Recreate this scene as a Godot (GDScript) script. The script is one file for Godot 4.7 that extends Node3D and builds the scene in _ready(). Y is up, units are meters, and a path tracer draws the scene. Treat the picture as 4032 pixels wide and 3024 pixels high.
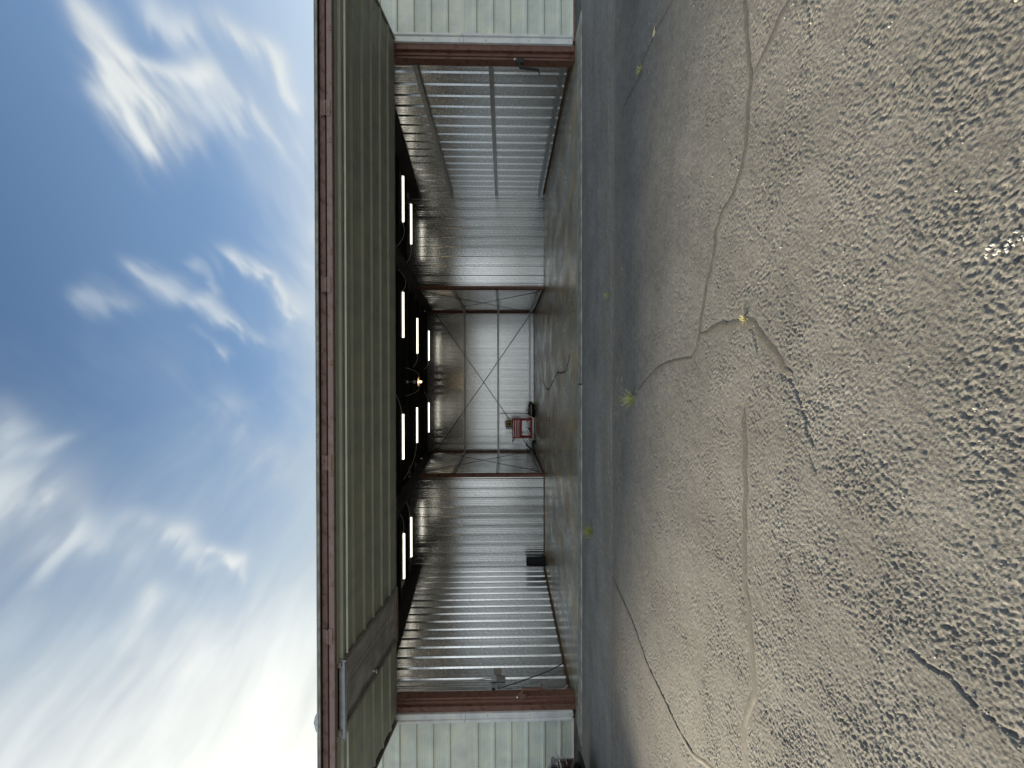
extends Node3D
# A steel T-hangar with its bifold door folded up, seen from the apron with the camera turned on its side.

const H_EYE := 1.3
const FRONT := -6.75        # plane of the door jambs
const WING := -12.02        # back wall of the two wings
const REAR := -16.1         # back wall of the tail bay
const SIDE := 6.1           # inside of the side walls
const BAY := 3.05           # inside of the tail bay walls

var M := {}
var taken := {}
var rng := RandomNumberGenerator.new()

# ---------------------------------------------------------------- helpers
func V(x: float, z: float) -> Vector2:
	return Vector2(x, z)

func lin(r: float, g: float, b: float) -> Color:
	return Color(r, g, b).linear_to_srgb()

func numbered(called: String) -> String:
	if not taken.has(called):
		taken[called] = 0
		return called
	taken[called] += 1
	return "%s_%03d" % [called, taken[called]]

func meta(o: Node, label := "", category := "", group := "", kind := "") -> void:
	if label != "": o.set_meta("label", label)
	if category != "": o.set_meta("category", category)
	if group != "": o.set_meta("group", group)
	if kind != "": o.set_meta("kind", kind)

func thing(called: String, label: String, category: String, at := Vector3.ZERO, turn := 0.0, group := "") -> Node3D:
	var o := Node3D.new()
	o.name = numbered(called)
	add_child(o)
	o.position = at
	o.rotation.y = turn
	meta(o, label, category, group)
	return o

func part(called: String, parent: Node, at := Vector3.ZERO) -> Node3D:
	var o := Node3D.new()
	o.name = called
	parent.add_child(o, true)
	o.position = at
	return o

func new_st() -> SurfaceTool:
	var st := SurfaceTool.new()
	st.begin(Mesh.PRIMITIVE_TRIANGLES)
	st.set_smooth_group(-1)
	return st

func obj(called: String, st: SurfaceTool, m: Material, parent: Node, at := Vector3.ZERO) -> MeshInstance3D:
	st.generate_normals()
	return place(called, st.commit(), m, parent, Transform3D(Basis(), at))

func place(called: String, mesh: Mesh, m: Material, parent: Node, xf := Transform3D()) -> MeshInstance3D:
	var o := MeshInstance3D.new()
	o.mesh = mesh
	o.material_override = m
	o.name = numbered(called) if parent == self else called
	parent.add_child(o, true)
	o.transform = xf
	return o

func quad(st: SurfaceTool, a: Vector3, b: Vector3, c: Vector3, d: Vector3) -> void:
	for p in [a, b, c, a, c, d]:
		st.add_vertex(p)

# box with small chamfers, lo..hi, optionally transformed
func bx(st: SurfaceTool, lo: Vector3, hi: Vector3, cham := 0.0, xf := Transform3D()) -> void:
	if cham <= 0.0:
		var p: Array[Vector3] = []
		for i in 8:
			p.append(xf * Vector3(hi.x if i & 1 else lo.x, hi.y if i & 2 else lo.y, hi.z if i & 4 else lo.z))
		for f in [[0, 1, 3, 2], [5, 4, 6, 7], [4, 0, 2, 6], [1, 5, 7, 3], [2, 3, 7, 6], [4, 5, 1, 0]]:
			quad(st, p[f[0]], p[f[2]] if false else p[f[1]], p[f[2]], p[f[3]])
		return
	var c := minf(cham, 0.45 * minf(hi.x - lo.x, minf(hi.y - lo.y, hi.z - lo.z)))
	var mid := (lo + hi) * 0.5
	var h := (hi - lo) * 0.5
	var ax := [Vector3.RIGHT, Vector3.UP, Vector3.BACK]
	for a in 3:
		var b := (a + 1) % 3
		var d := (a + 2) % 3
		for s: float in [-1.0, 1.0]:
			var n: Vector3 = ax[a] * s * h[a]
			var e: Vector3 = ax[b] * (h[b] - c)
			var f: Vector3 = ax[d] * (h[d] - c)
			quad(st, xf * (mid + n - e - f), xf * (mid + n + e - f), xf * (mid + n + e + f), xf * (mid + n - e + f))
			for t: float in [-1.0, 1.0]:
				# edge strips between face a and face b
				var n2: Vector3 = ax[b] * t * h[b]
				var g: Vector3 = ax[d] * (h[d] - c)
				var pa: Vector3 = ax[a] * s * h[a] + ax[b] * t * (h[b] - c)
				var pb: Vector3 = ax[a] * s * (h[a] - c) + n2
				quad(st, xf * (mid + pa - g), xf * (mid + pa + g), xf * (mid + pb + g), xf * (mid + pb - g))
	for sx: float in [-1.0, 1.0]:
		for sy: float in [-1.0, 1.0]:
			for sz: float in [-1.0, 1.0]:
				var k := Vector3(sx, sy, sz)
				st.add_vertex(xf * (mid + k * Vector3(h.x, h.y - c, h.z - c)))
				st.add_vertex(xf * (mid + k * Vector3(h.x - c, h.y, h.z - c)))
				st.add_vertex(xf * (mid + k * Vector3(h.x - c, h.y - c, h.z)))

func box(called: String, lo: Vector3, hi: Vector3, m: Material, parent: Node, cham := 0.004) -> MeshInstance3D:
	var st := new_st()
	bx(st, lo, hi, cham)
	return obj(called, st, m, parent)

func tube(st: SurfaceTool, pts: Array, r: float, sides := 6, r_end := -1.0) -> void:
	var rings := []
	for i in pts.size():
		var p: Vector3 = pts[i]
		var d: Vector3 = (pts[mini(i + 1, pts.size() - 1)] - pts[maxi(i - 1, 0)]).normalized()
		var up := Vector3.UP if absf(d.y) < 0.9 else Vector3.RIGHT
		var a := d.cross(up).normalized()
		var b := d.cross(a).normalized()
		var rr := r if r_end < 0.0 else lerpf(r, r_end, float(i) / (pts.size() - 1))
		var ring := []
		for k in sides:
			var t := TAU * k / sides
			ring.append(p + (a * cos(t) + b * sin(t)) * rr)
		rings.append(ring)
	st.set_smooth_group(0)
	for i in rings.size() - 1:
		for k in sides:
			var k2 := (k + 1) % sides
			quad(st, rings[i][k], rings[i + 1][k], rings[i + 1][k2], rings[i][k2])
	st.set_smooth_group(-1)
	for e: int in [0, rings.size() - 1]:
		for k in range(1, sides - 1):
			st.add_vertex(rings[e][0]); st.add_vertex(rings[e][k]); st.add_vertex(rings[e][k + 1])

func lathe(st: SurfaceTool, prof: Array, sides := 24, xf := Transform3D()) -> void:
	st.set_smooth_group(0)
	for i in prof.size() - 1:
		for k in sides:
			var a := TAU * k / sides
			var b := TAU * (k + 1) / sides
			var p: Vector2 = prof[i]
			var q: Vector2 = prof[i + 1]
			quad(st, xf * Vector3(p.x * cos(a), p.y, p.x * sin(a)), xf * Vector3(q.x * cos(a), q.y, q.x * sin(a)), xf * Vector3(q.x * cos(b), q.y, q.x * sin(b)), xf * Vector3(p.x * cos(b), p.y, p.x * sin(b)))
	st.set_smooth_group(-1)

func sag(a: Vector3, b: Vector3, drop: float, n := 10) -> Array:
	var out := []
	for i in n + 1:
		var t := float(i) / n
		out.append(a.lerp(b, t) - Vector3.UP * drop * 4.0 * t * (1.0 - t))
	return out

func noise(seed_: int, freq: float, octaves := 4, kind := FastNoiseLite.TYPE_SIMPLEX_SMOOTH) -> FastNoiseLite:
	var n := FastNoiseLite.new()
	n.seed = seed_
	n.noise_type = kind
	n.frequency = freq
	n.fractal_type = FastNoiseLite.FRACTAL_FBM if octaves > 1 else FastNoiseLite.FRACTAL_NONE
	n.fractal_octaves = octaves
	return n

# an image of size s made from seamless noises: f(list of 0..1 values) -> Color
func tex(s: int, noises: Array, f: Callable) -> ImageTexture:
	var src := []
	for n: FastNoiseLite in noises:
		var im := n.get_seamless_image(s, s)
		im.convert(Image.FORMAT_L8)
		src.append(im.get_data())
	var out := PackedByteArray()
	out.resize(s * s * 3)
	var v := []
	v.resize(noises.size())
	for i in s * s:
		for k in src.size():
			v[k] = src[k][i] / 255.0
		var c: Color = f.call(v)
		out[i * 3] = clampi(int(c.r * 255.0), 0, 255)
		out[i * 3 + 1] = clampi(int(c.g * 255.0), 0, 255)
		out[i * 3 + 2] = clampi(int(c.b * 255.0), 0, 255)
	var image := Image.create_from_data(s, s, false, Image.FORMAT_RGB8, out)
	image.generate_mipmaps()
	return ImageTexture.create_from_image(image)

func mat(c: Color, rough: float, metal := 0.0, albedo: Texture2D = null, scale := 1.0) -> StandardMaterial3D:
	var m := StandardMaterial3D.new()
	m.albedo_color = c
	m.roughness = rough
	m.metallic = metal
	if albedo:
		m.albedo_texture = albedo
	m.uv1_triplanar = true
	m.uv1_world_triplanar = true
	m.uv1_scale = Vector3.ONE * scale
	return m

func bump(m: StandardMaterial3D, t: Texture2D, cm: float) -> StandardMaterial3D:
	m.heightmap_enabled = true
	m.heightmap_texture = t
	m.heightmap_scale = cm
	return m

func roughmap(m: StandardMaterial3D, t: Texture2D) -> StandardMaterial3D:
	m.roughness_texture = t
	m.roughness_texture_channel = BaseMaterial3D.TEXTURE_CHANNEL_GREEN
	return m

# ---------------------------------------------------------------- sky
# streaks of cirrus: azimuth and elevation of both ends (degrees), strength, half width (degrees)
const STREAKS := [
	[45.1, 38.6, 42.1, 38.9, 0.60, 1.1], [43.6, 38.1, 40.2, 37.7, 0.80, 1.4], [40.2, 37.7, 36.9, 37.7, 0.85, 1.8], [36.7, 38.0, 32.9, 37.8, 0.95, 2.1], [37.5, 36.3, 33.7, 35.8, 0.70, 1.8], [35.1, 36.0, 33.2, 34.8, 0.60, 0.9], [40.9, 36.7, 39.3, 31.4, 0.60, 0.8], [44.5, 33.4, 43.6, 32.2, 0.50, 1.1], [43.5, 30.9, 42.6, 29.4, 0.40, 1.1], [42.8, 29.0, 40.4, 25.1, 0.95, 1.4], [41.3, 25.9, 38.0, 24.1, 0.70, 1.1], [39.3, 31.4, 35.4, 29.3, 0.45, 2.0], [35.4, 29.3, 32.2, 26.4, 0.35, 2.0], [38.1, 31.4, 35.2, 32.8, 0.30, 1.8], [38.9, 33.4, 36.0, 34.4, 0.30, 1.4],
	[12.3, 46.4, 10.3, 44.1, 0.35, 1.1], [15.8, 42.8, 12.5, 40.9, 0.45, 1.2], [14.1, 40.4, 11.4, 39.3, 0.25, 1.1], [17.7, 38.5, 13.2, 36.9, 0.30, 0.7], [11.7, 38.0, 8.3, 35.0, 0.55, 1.1], [8.5, 35.0, 5.5, 31.3, 0.50, 1.4], [18.8, 34.6, 16.1, 31.7, 0.60, 1.4], [15.7, 31.7, 11.0, 28.7, 0.75, 1.1], [6.7, 39.6, 3.7, 36.9, 0.30, 0.6], [3.7, 37.2, 3.4, 35.7, 0.40, 0.4], [-3.8, 36.2, -10.7, 32.7, 0.30, 2.7], [-4.8, 52.8, -7.1, 51.6, 0.30, 1.4], [-7.8, 52.3, -12.7, 52.4, 0.30, 1.4], [-10.5, 51.3, -10.1, 50.0, 0.35, 1.1], [-14.9, 51.9, -13.9, 49.6, 0.40, 1.6], [-17.0, 51.3, -16.7, 47.8, 0.45, 2.1], [-10.5, 49.0, -9.4, 48.4, 0.30, 0.7],
	[-19.5, 51.4, -18.8, 47.9, 0.50, 1.8], [-23.5, 48.9, -19.6, 47.6, 0.55, 1.8], [-25.1, 47.6, -22.6, 46.0, 0.45, 1.5], [-22.6, 45.2, -24.6, 42.3, 0.40, 1.8], [-21.2, 42.0, -22.7, 38.6, 0.45, 0.9], [-22.7, 38.6, -26.3, 35.1, 0.60, 1.3], [-24.1, 35.1, -24.0, 32.4, 0.80, 1.1], [-24.4, 32.4, -26.4, 31.8, 0.70, 0.7], [-29.0, 39.8, -35.4, 38.8, 0.40, 0.9], [-35.4, 38.8, -39.6, 38.4, 0.40, 0.9], [-29.2, 39.6, -30.3, 37.4, 0.40, 1.1], [-33.5, 34.1, -37.5, 33.5, 0.45, 1.1]]
const SUN_AZ := -71.5
const SUN_EL := 18.0

func direction(az: float, el: float) -> Vector3:
	var a := deg_to_rad(az)
	var e := deg_to_rad(el)
	return Vector3(sin(a) * cos(e), sin(e), -cos(a) * cos(e))

func make_sky() -> PanoramaSkyMaterial:
	var w := 2048
	var h := 1024
	var sun := direction(SUN_AZ, SUN_EL)
	# coarse map of the named streaks, for azimuths -64..64 and elevations 12..68
	var gw := 256
	var gh := 112
	var coarse := PackedFloat32Array()
	coarse.resize(gw * gh)
	for s in STREAKS:
		var a := Vector2(s[0], s[1])
		var b := Vector2(s[2], s[3])
		var reach: float = s[5] * 2.6
		for j in range(maxi(0, int((minf(a.y, b.y) - reach - 12.0) * 2.0)), mini(gh, int((maxf(a.y, b.y) + reach - 12.0) * 2.0) + 2)):
			for i in range(maxi(0, int((minf(a.x, b.x) - reach * 1.5 + 64.0) * 2.0)), mini(gw, int((maxf(a.x, b.x) + reach * 1.5 + 64.0) * 2.0) + 2)):
				var p := Vector2(i * 0.5 - 64.0, j * 0.5 + 12.0)
				var k := cos(deg_to_rad(p.y))
				var sc := Vector2(k, 1.0)
				var q := Geometry2D.get_closest_point_to_segment(p * sc, a * sc, b * sc)
				var d: float = (p * sc).distance_to(q) / s[5]
				var g: float = s[4] * exp(-d * d)
				coarse[j * gw + i] = 1.0 - (1.0 - coarse[j * gw + i]) * (1.0 - g)
	var n_warp := noise(3, 3.0, 3)
	var n_fib := noise(5, 9.0, 5)
	var n_fib2 := noise(6, 24.0, 4)
	var n_patch := noise(9, 1.7, 3)
	var n_far := noise(12, 2.6, 4)
	var grain := Vector3(-0.707, -0.162, -0.688)
	var grain2 := Vector3(0.743, -0.218, -0.633)
	var data := PackedFloat32Array()
	data.resize(w * h * 4)
	for j in h:
		var el := 90.0 - (j + 0.5) / h * 180.0
		if el < -0.5:
			for i in w:
				var o0 := (j * w + i) * 4
				data[o0] = 0.12; data[o0 + 1] = 0.12; data[o0 + 2] = 0.115; data[o0 + 3] = 1.0
			continue
		for i in w:
			var az := (i + 0.5) / w * 360.0
			if az > 180.0: az -= 360.0
			var d := direction(az, el)
			var t := clampf(el / 60.0, 0.0, 1.0)
			# clear air
			var c := Vector3(0.30, 0.36, 0.42).lerp(Vector3(0.080, 0.136, 0.228), smoothstep(0.1, 0.62, t)).lerp(Vector3(0.034, 0.066, 0.126), smoothstep(0.5, 1.0, t))
			var dist := rad_to_deg(acos(clampf(d.dot(sun), -1.0, 1.0)))
			# cirrus: fibres drawn out along one direction of the wind
			var wx := n_warp.get_noise_3dv(d)
			var wy := n_warp.get_noise_3d(d.x + 31.0, d.y, d.z - 17.0)
			var bend := Vector3(wx, wy, -wx) * 0.03
			var p := d - grain * d.dot(grain) * 0.84 + bend
			var fil := n_fib2.get_noise_3dv(p)
			var fib := n_fib.get_noise_3dv(p) * 0.50 + fil * 0.46 + 0.5
			if az < 6.0 and az > -120.0:
				var p2 := d - grain2 * d.dot(grain2) * 0.82 + bend
				var f2 := n_fib.get_noise_3dv(p2) * 0.50 + n_fib2.get_noise_3dv(p2) * 0.40 + 0.5
				fib = lerpf(fib, f2, smoothstep(6.0, -14.0, az) * smoothstep(-120.0, -90.0, az))
			var pn := n_patch.get_noise_3dv(d)
			var m := 0.0
			var inside := 0.0
			if absf(az) < 63.0 and el > 12.5 and el < 67.0:
				var gx := clampf((az + wx * 3.2 + (fib - 0.5) * 2.4 + 64.0) * 2.0, 0.0, gw - 1.01)
				var gy := clampf((el + wy * 2.2 - (fib - 0.5) * 1.6 - 12.0) * 2.0, 0.0, gh - 1.01)
				var x0 := int(gx)
				var y0 := int(gy)
				var fx := gx - x0
				var fy := gy - y0
				var q := y0 * gw + x0
				m = lerpf(lerpf(coarse[q], coarse[q + 1], fx), lerpf(coarse[q + gw], coarse[q + gw + 1], fx), fy)
				inside = smoothstep(62.0, 50.0, absf(az)) * smoothstep(66.0, 57.0, el) * smoothstep(12.5, 18.0, el)
			var a := clampf(m * lerpf(0.30, 1.12, smoothstep(0.22, 0.74, fib + (m - 0.5) * 0.22)), 0.0, 1.0)
			# outside the view the wisps go on, thickened as added fill light
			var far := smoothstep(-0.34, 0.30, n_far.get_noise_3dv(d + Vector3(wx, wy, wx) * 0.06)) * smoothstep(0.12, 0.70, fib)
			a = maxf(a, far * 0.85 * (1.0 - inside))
			# thin veil towards the sun and along the horizon
			var veil := smoothstep(78.0, 30.0, dist + pn * 15.0 - (fib - 0.5) * 7.0) * (0.76 + 0.18 * fib)
			var low := smoothstep(37.0, 21.0, el + pn * 7.0 - (fib - 0.5) * 5.0) * smoothstep(118.0, 68.0, dist) * 0.85
			var low_all := smoothstep(21.0, 5.0, el + pn * 5.0) * 0.75  # unseen haze low all round, thickened as further fill
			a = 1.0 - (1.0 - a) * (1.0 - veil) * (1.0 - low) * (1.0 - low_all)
			# unseen clouds opposite the sun are brightened to add fill light
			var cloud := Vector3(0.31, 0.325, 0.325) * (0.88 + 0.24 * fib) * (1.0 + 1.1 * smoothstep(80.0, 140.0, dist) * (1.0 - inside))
			cloud = cloud.lerp(Vector3(0.195, 0.235, 0.268), (1.0 - m) * 0.9 * smoothstep(30.0, 46.0, dist) * smoothstep(88.0, 66.0, dist))
			c = c.lerp(cloud, clampf(a, 0.0, 0.97))
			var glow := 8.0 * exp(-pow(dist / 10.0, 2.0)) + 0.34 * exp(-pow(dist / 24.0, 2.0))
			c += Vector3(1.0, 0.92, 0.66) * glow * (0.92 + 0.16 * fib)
			var o := (j * w + i) * 4
			data[o] = c.x; data[o + 1] = c.y; data[o + 2] = c.z; data[o + 3] = 1.0
	var im := Image.create_from_data(w, h, false, Image.FORMAT_RGBAF, data.to_byte_array())
	var sky := PanoramaSkyMaterial.new()
	sky.panorama = ImageTexture.create_from_image(im)
	return sky

# ---------------------------------------------------------------- materials
func make_materials() -> void:
	var speck := tex(512, [noise(21, 0.11, 3), noise(22, 0.30, 2, FastNoiseLite.TYPE_VALUE), noise(23, 0.012, 3)], func(v):
		var g: float = 0.62 + 0.22 * v[0] + 0.30 * (v[1] - 0.5) + 0.12 * (v[2] - 0.5)
		if v[1] > 0.80: g += 0.16
		return Color(g * 1.0, g * 0.99, g * 0.97))
	var mottle := tex(512, [noise(31, 0.010, 5), noise(32, 0.06, 4), noise(33, 0.25, 2)], func(v):
		var g: float = 0.70 + 0.28 * v[0] + 0.10 * (v[1] - 0.5) + 0.06 * (v[2] - 0.5)
		return Color(g, g, g))
	var spangle := tex(512, [noise(41, 0.06, 1, FastNoiseLite.TYPE_CELLULAR), noise(42, 0.012, 4), noise(43, 0.2, 2)], func(v):
		var g: float = 0.86 + 0.10 * v[0] + 0.16 * (v[1] - 0.5) + 0.06 * (v[2] - 0.5)
		return Color(g, g, g * 1.01))
	var spangle_rough := tex(512, [noise(41, 0.06, 1, FastNoiseLite.TYPE_CELLULAR), noise(44, 0.009, 4), noise(43, 0.2, 2)], func(v):
		var g: float = 0.70 + 0.10 * v[0] + 0.22 * (v[1] - 0.5) + 0.08 * (v[2] - 0.5)
		return Color(g, g, g))
	var floor_col := tex(1024, [noise(51, 0.006, 5), noise(52, 0.03, 4), noise(53, 0.2, 2), noise(54, 0.004, 3)], func(v):
		var g: float = 0.82 + 0.30 * (v[0] - 0.4) + 0.14 * (v[1] - 0.5) + 0.08 * (v[2] - 0.5)
		var warm: float = smoothstep(0.45, 0.75, v[3])
		return Color(g * (1.0 + 0.10 * warm), g, g * (0.95 - 0.16 * warm)))
	var floor_rough := tex(512, [noise(55, 0.008, 5), noise(56, 0.07, 3), noise(57, 0.22, 2)], func(v):
		var g: float = 0.48 + 0.38 * (v[0] - 0.4) + 0.20 * (v[1] - 0.5) + 0.1 * (v[2] - 0.5)
		return Color(g, g, g))
	var rust := tex(512, [noise(61, 0.012, 5), noise(62, 0.08, 4), noise(63, 0.004, 4)], func(v):
		var k: float = smoothstep(0.55, 0.75, v[0] * 0.6 + v[1] * 0.4)
		var p: float = smoothstep(0.62, 0.72, v[2])
		var c := Color(0.80, 0.76, 0.74).lerp(Color(0.98, 0.92, 0.90), v[1]).lerp(Color(0.60, 0.46, 0.36), k * 0.8)
		return c.lerp(Color(1.0, 0.98, 0.98), p * 0.35))
	var weather := tex(512, [noise(71, 0.007, 5), noise(72, 0.05, 4), noise(73, 0.3, 2)], func(v):
		var g: float = 0.86 + 0.14 * v[0] + 0.06 * (v[2] - 0.5)
		var stain: float = smoothstep(0.58, 0.8, v[0] * 0.5 + v[1] * 0.5)
		return Color(g, g * (1.0 - 0.02 * stain), g * (1.0 - 0.10 * stain)))

	M.asphalt = mat(Color.WHITE, 0.88, 0.0, speck, 1.9)
	M.asphalt.vertex_color_use_as_albedo = true
	bump(M.asphalt, speck, 0.22)
	M.seal = bump(mat(lin(0.175, 0.170, 0.158), 0.72, 0.0, speck, 1.3), speck, 0.05)
	M.joint = mat(lin(0.07, 0.065, 0.06), 0.9)
	M.floor = bump(roughmap(mat(lin(0.41, 0.385, 0.335), 0.62, 0.0, floor_col, 0.22), floor_rough), floor_rough, 0.05)
	M.slab_crack = mat(lin(0.075, 0.068, 0.056), 0.8, 0.0, mottle, 2.0)
	M.sill = bump(mat(lin(0.52, 0.50, 0.45), 0.85, 0.0, mottle, 0.8), speck, 0.08)
	M.galv = roughmap(mat(lin(0.88, 0.90, 0.89), 0.33, 0.96, spangle, 2.3), spangle_rough)
	M.galv_flat = roughmap(mat(lin(0.62, 0.64, 0.63), 0.62, 0.85, spangle, 1.6), spangle_rough)
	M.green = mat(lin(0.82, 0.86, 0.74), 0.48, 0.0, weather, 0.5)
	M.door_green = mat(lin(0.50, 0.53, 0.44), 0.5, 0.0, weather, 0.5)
	M.white = mat(lin(0.87, 0.88, 0.86), 0.42, 0.0, weather, 0.7)
	M.primer = mat(lin(0.25, 0.135, 0.10), 0.62, 0.0, rust, 0.9)
	M.primer_dull = mat(lin(0.235, 0.155, 0.130), 0.7, 0.0, rust, 0.7)
	M.primer_pale = mat(lin(0.36, 0.285, 0.255), 0.72, 0.0, rust, 0.7)
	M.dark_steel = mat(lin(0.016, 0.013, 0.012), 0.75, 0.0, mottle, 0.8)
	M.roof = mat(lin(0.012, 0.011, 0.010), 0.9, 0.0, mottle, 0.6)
	M.outer = mat(lin(0.55, 0.60, 0.54), 0.55, 0.0, weather, 0.3)
	M.door_grey = mat(lin(0.62, 0.61, 0.58), 0.55, 0.0, mottle, 0.6)
	M.door_frame = mat(lin(0.40, 0.385, 0.35), 0.55, 0.0, mottle, 0.8)
	M.black = mat(lin(0.008, 0.008, 0.009), 0.6)
	M.black_rubber = mat(lin(0.008, 0.009, 0.010), 0.75, 0.0, mottle, 3.0)
	M.rod = mat(lin(0.03, 0.03, 0.03), 0.6, 0.3)
	M.white_plastic = mat(lin(0.72, 0.72, 0.69), 0.5)
	M.card = mat(lin(0.52, 0.48, 0.42), 0.85, 0.0, mottle, 3.0)
	M.box_grey = mat(lin(0.58, 0.60, 0.61), 0.55)
	M.red = mat(lin(0.30, 0.006, 0.008), 0.5)
	M.chrome = mat(lin(0.75, 0.75, 0.75), 0.18, 1.0)
	M.yellow = mat(lin(0.55, 0.36, 0.06), 0.5)
	M.rust_wood = mat(lin(0.20, 0.11, 0.05), 0.85, 0.0, mottle, 1.5)
	M.car_paint = mat(lin(0.006, 0.006, 0.007), 0.25)
	M.car_paint.clearcoat_enabled = true
	M.car_paint.clearcoat = 1.0
	M.car_paint.clearcoat_roughness = 0.03
	M.glass_dark = mat(lin(0.01, 0.012, 0.012), 0.08)
	M.lens = mat(lin(0.35, 0.36, 0.37), 0.2, 0.6)
	M.grass = mat(Color.WHITE, 0.7)
	M.grass.vertex_color_use_as_albedo = true
	M.grass.backlight_enabled = true
	M.grass.backlight = Color(0.35, 0.38, 0.15)
	M.straw = mat(lin(0.50, 0.44, 0.32), 0.8)
	M.stone = mat(Color.WHITE, 0.75, 0.0, mottle, 6.0)
	M.stone.vertex_color_use_as_albedo = true
	M.led = StandardMaterial3D.new()
	M.led.albedo_color = Color(0.9, 0.9, 0.88)
	M.led.emission_enabled = true
	M.led.emission = Color(1.0, 0.97, 0.90)
	M.led.emission_energy_multiplier = 1.2
	M.bulb = M.led.duplicate()
	M.bulb.emission = Color(1.0, 0.86, 0.62)
	M.bulb.emission_energy_multiplier = 2.0

# ---------------------------------------------------------------- ground
const SEALS := {
	"a": [0.024, [2.208, 1.985, 2.058, 1.984, 1.964, 1.971, 1.833, 1.963, 1.680, 1.946, 1.589, 1.933, 1.464, 1.958, 1.346, 1.965, 1.233, 1.981, 1.147, 2.019, 1.050, 2.095, 1.014, 2.183, 0.930, 2.248, 0.791, 2.280, 0.681, 2.323, 0.606, 2.367, 0.502, 2.395, 0.399, 2.432, 0.300, 2.451, 0.220, 2.481, 0.162, 2.542, 0.160, 2.698, 0.150, 2.901, 0.121, 3.104, 0.058, 3.269, -0.025, 3.449, -0.100, 3.612]],
	"b": [0.026, [1.757, 1.630, 1.734, 1.668, 1.719, 1.722, 1.678, 1.772, 1.645, 1.824, 1.616, 1.879, 1.591, 1.915]],
	"c": [0.017, [2.909, 2.715, 2.949, 2.853, 2.964, 2.961, 2.998, 3.141, 2.994, 3.309, 3.000, 3.493, 2.921, 3.573, 2.961, 3.796, 2.979, 3.987]],
	"e": [0.034, [0.315, 2.449, 0.309, 2.366, 0.328, 2.296, 0.341, 2.214, 0.328, 2.109, 0.330, 2.011, 0.322, 1.959, 0.305, 1.910, 0.243, 1.864, 0.200, 1.819, 0.158, 1.776, 0.110, 1.736, 0.058, 1.697, 0.035, 1.642]],
	"g": [0.028, [-0.146, 1.976, -0.222, 1.983, -0.304, 1.976, -0.387, 1.969, -0.471, 1.975, -0.551, 1.963, -0.686, 1.976, -0.786, 1.970, -0.900, 1.977, -1.024, 1.969, -1.126, 1.968, -1.174, 1.936, -1.296, 1.930, -1.408, 1.911, -1.522, 1.898, -1.623, 1.892, -1.749, 1.940, -1.869, 1.979, -1.972, 1.979, -2.095, 1.965, -2.240, 1.957, -2.7, 1.95]],
	"h": [0.024, [-2.354, 4.419, -2.404, 4.174, -2.433, 3.930, -2.474, 3.690, -2.543, 3.476, -2.588, 3.360, -2.605, 3.217, -2.605, 3.053, -2.618, 2.904, -2.628, 2.769, -2.616, 2.646, -2.595, 2.534, -2.531, 2.431, -2.446, 2.299, -2.355, 2.131]]}
# open cracks: half width, depth, then x and distance ahead
const CRACKS := [
	[0.005, 0.010, [1.688, 1.584, 1.641, 1.577, 1.589, 1.564, 1.542, 1.557, 1.464, 1.557]],
	[0.006, 0.010, [0.313, 1.959, 0.240, 1.899, 0.192, 1.892, 0.142, 1.874]],
	[0.008, 0.014, [0.037, 1.716, 0.001, 1.651, -0.067, 1.615, -0.139, 1.582, -0.209, 1.557, -0.272, 1.541]],
	[0.006, 0.010, [-0.301, 1.557, -0.355, 1.533, -0.395, 1.514]],
	[0.006, 0.016, [-0.857, 1.152, -0.874, 1.121, -0.861, 1.068, -0.875, 1.023, -0.903, 0.997, -0.903, 0.964, -0.909, 0.939, -0.910, 0.918, -0.896, 0.896, -0.880, 0.873, -0.86, 0.82, -0.85, 0.7]],
	[0.020, 0.014, [-0.100, 3.612, -0.230, 3.883, -0.287, 4.147, -0.365, 4.472]],
	[0.014, 0.014, [-2.102, 6.165, -2.132, 5.985, -2.203, 5.764, -2.214, 5.003, -2.235, 4.729, -2.354, 4.419, -2.385, 4.174, -2.410, 3.930, -2.450, 3.690, -2.519, 3.476, -2.564, 3.360, -2.581, 3.217, -2.581, 3.053, -2.594, 2.904, -2.604, 2.769, -2.592, 2.646, -2.571, 2.534]],
	[0.018, 0.012, [2.949, 2.853, 2.964, 2.961, 2.998, 3.141, 2.994, 3.309, 3.000, 3.493, 2.921, 3.573, 2.961, 3.796, 2.979, 3.987]],
	[0.026, 0.014, [7.5, 4.60, 4.709, 4.570, 3.580, 4.581, 2.410, 4.531, 1.552, 4.491, 0.136, 4.472, -0.365, 4.472, -2.104, 4.434, -3.201, 4.396, -4.611, 4.359, -7.5, 4.28]]]
const GX := 7.4
const GC := 0.008
var g_seal := PackedFloat32Array()
var g_crack := PackedFloat32Array()
var gw := 0
var gd := 0
var n_rough: FastNoiseLite
var n_fine: FastNoiseLite
var n_mid: FastNoiseLite
var n_big: FastNoiseLite
var n_pit: FastNoiseLite

func pairs(a: Array) -> Array:
	var out := []
	for i in a.size() / 2:
		out.append(Vector2(a[2 * i], a[2 * i + 1]))
	return out

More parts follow.
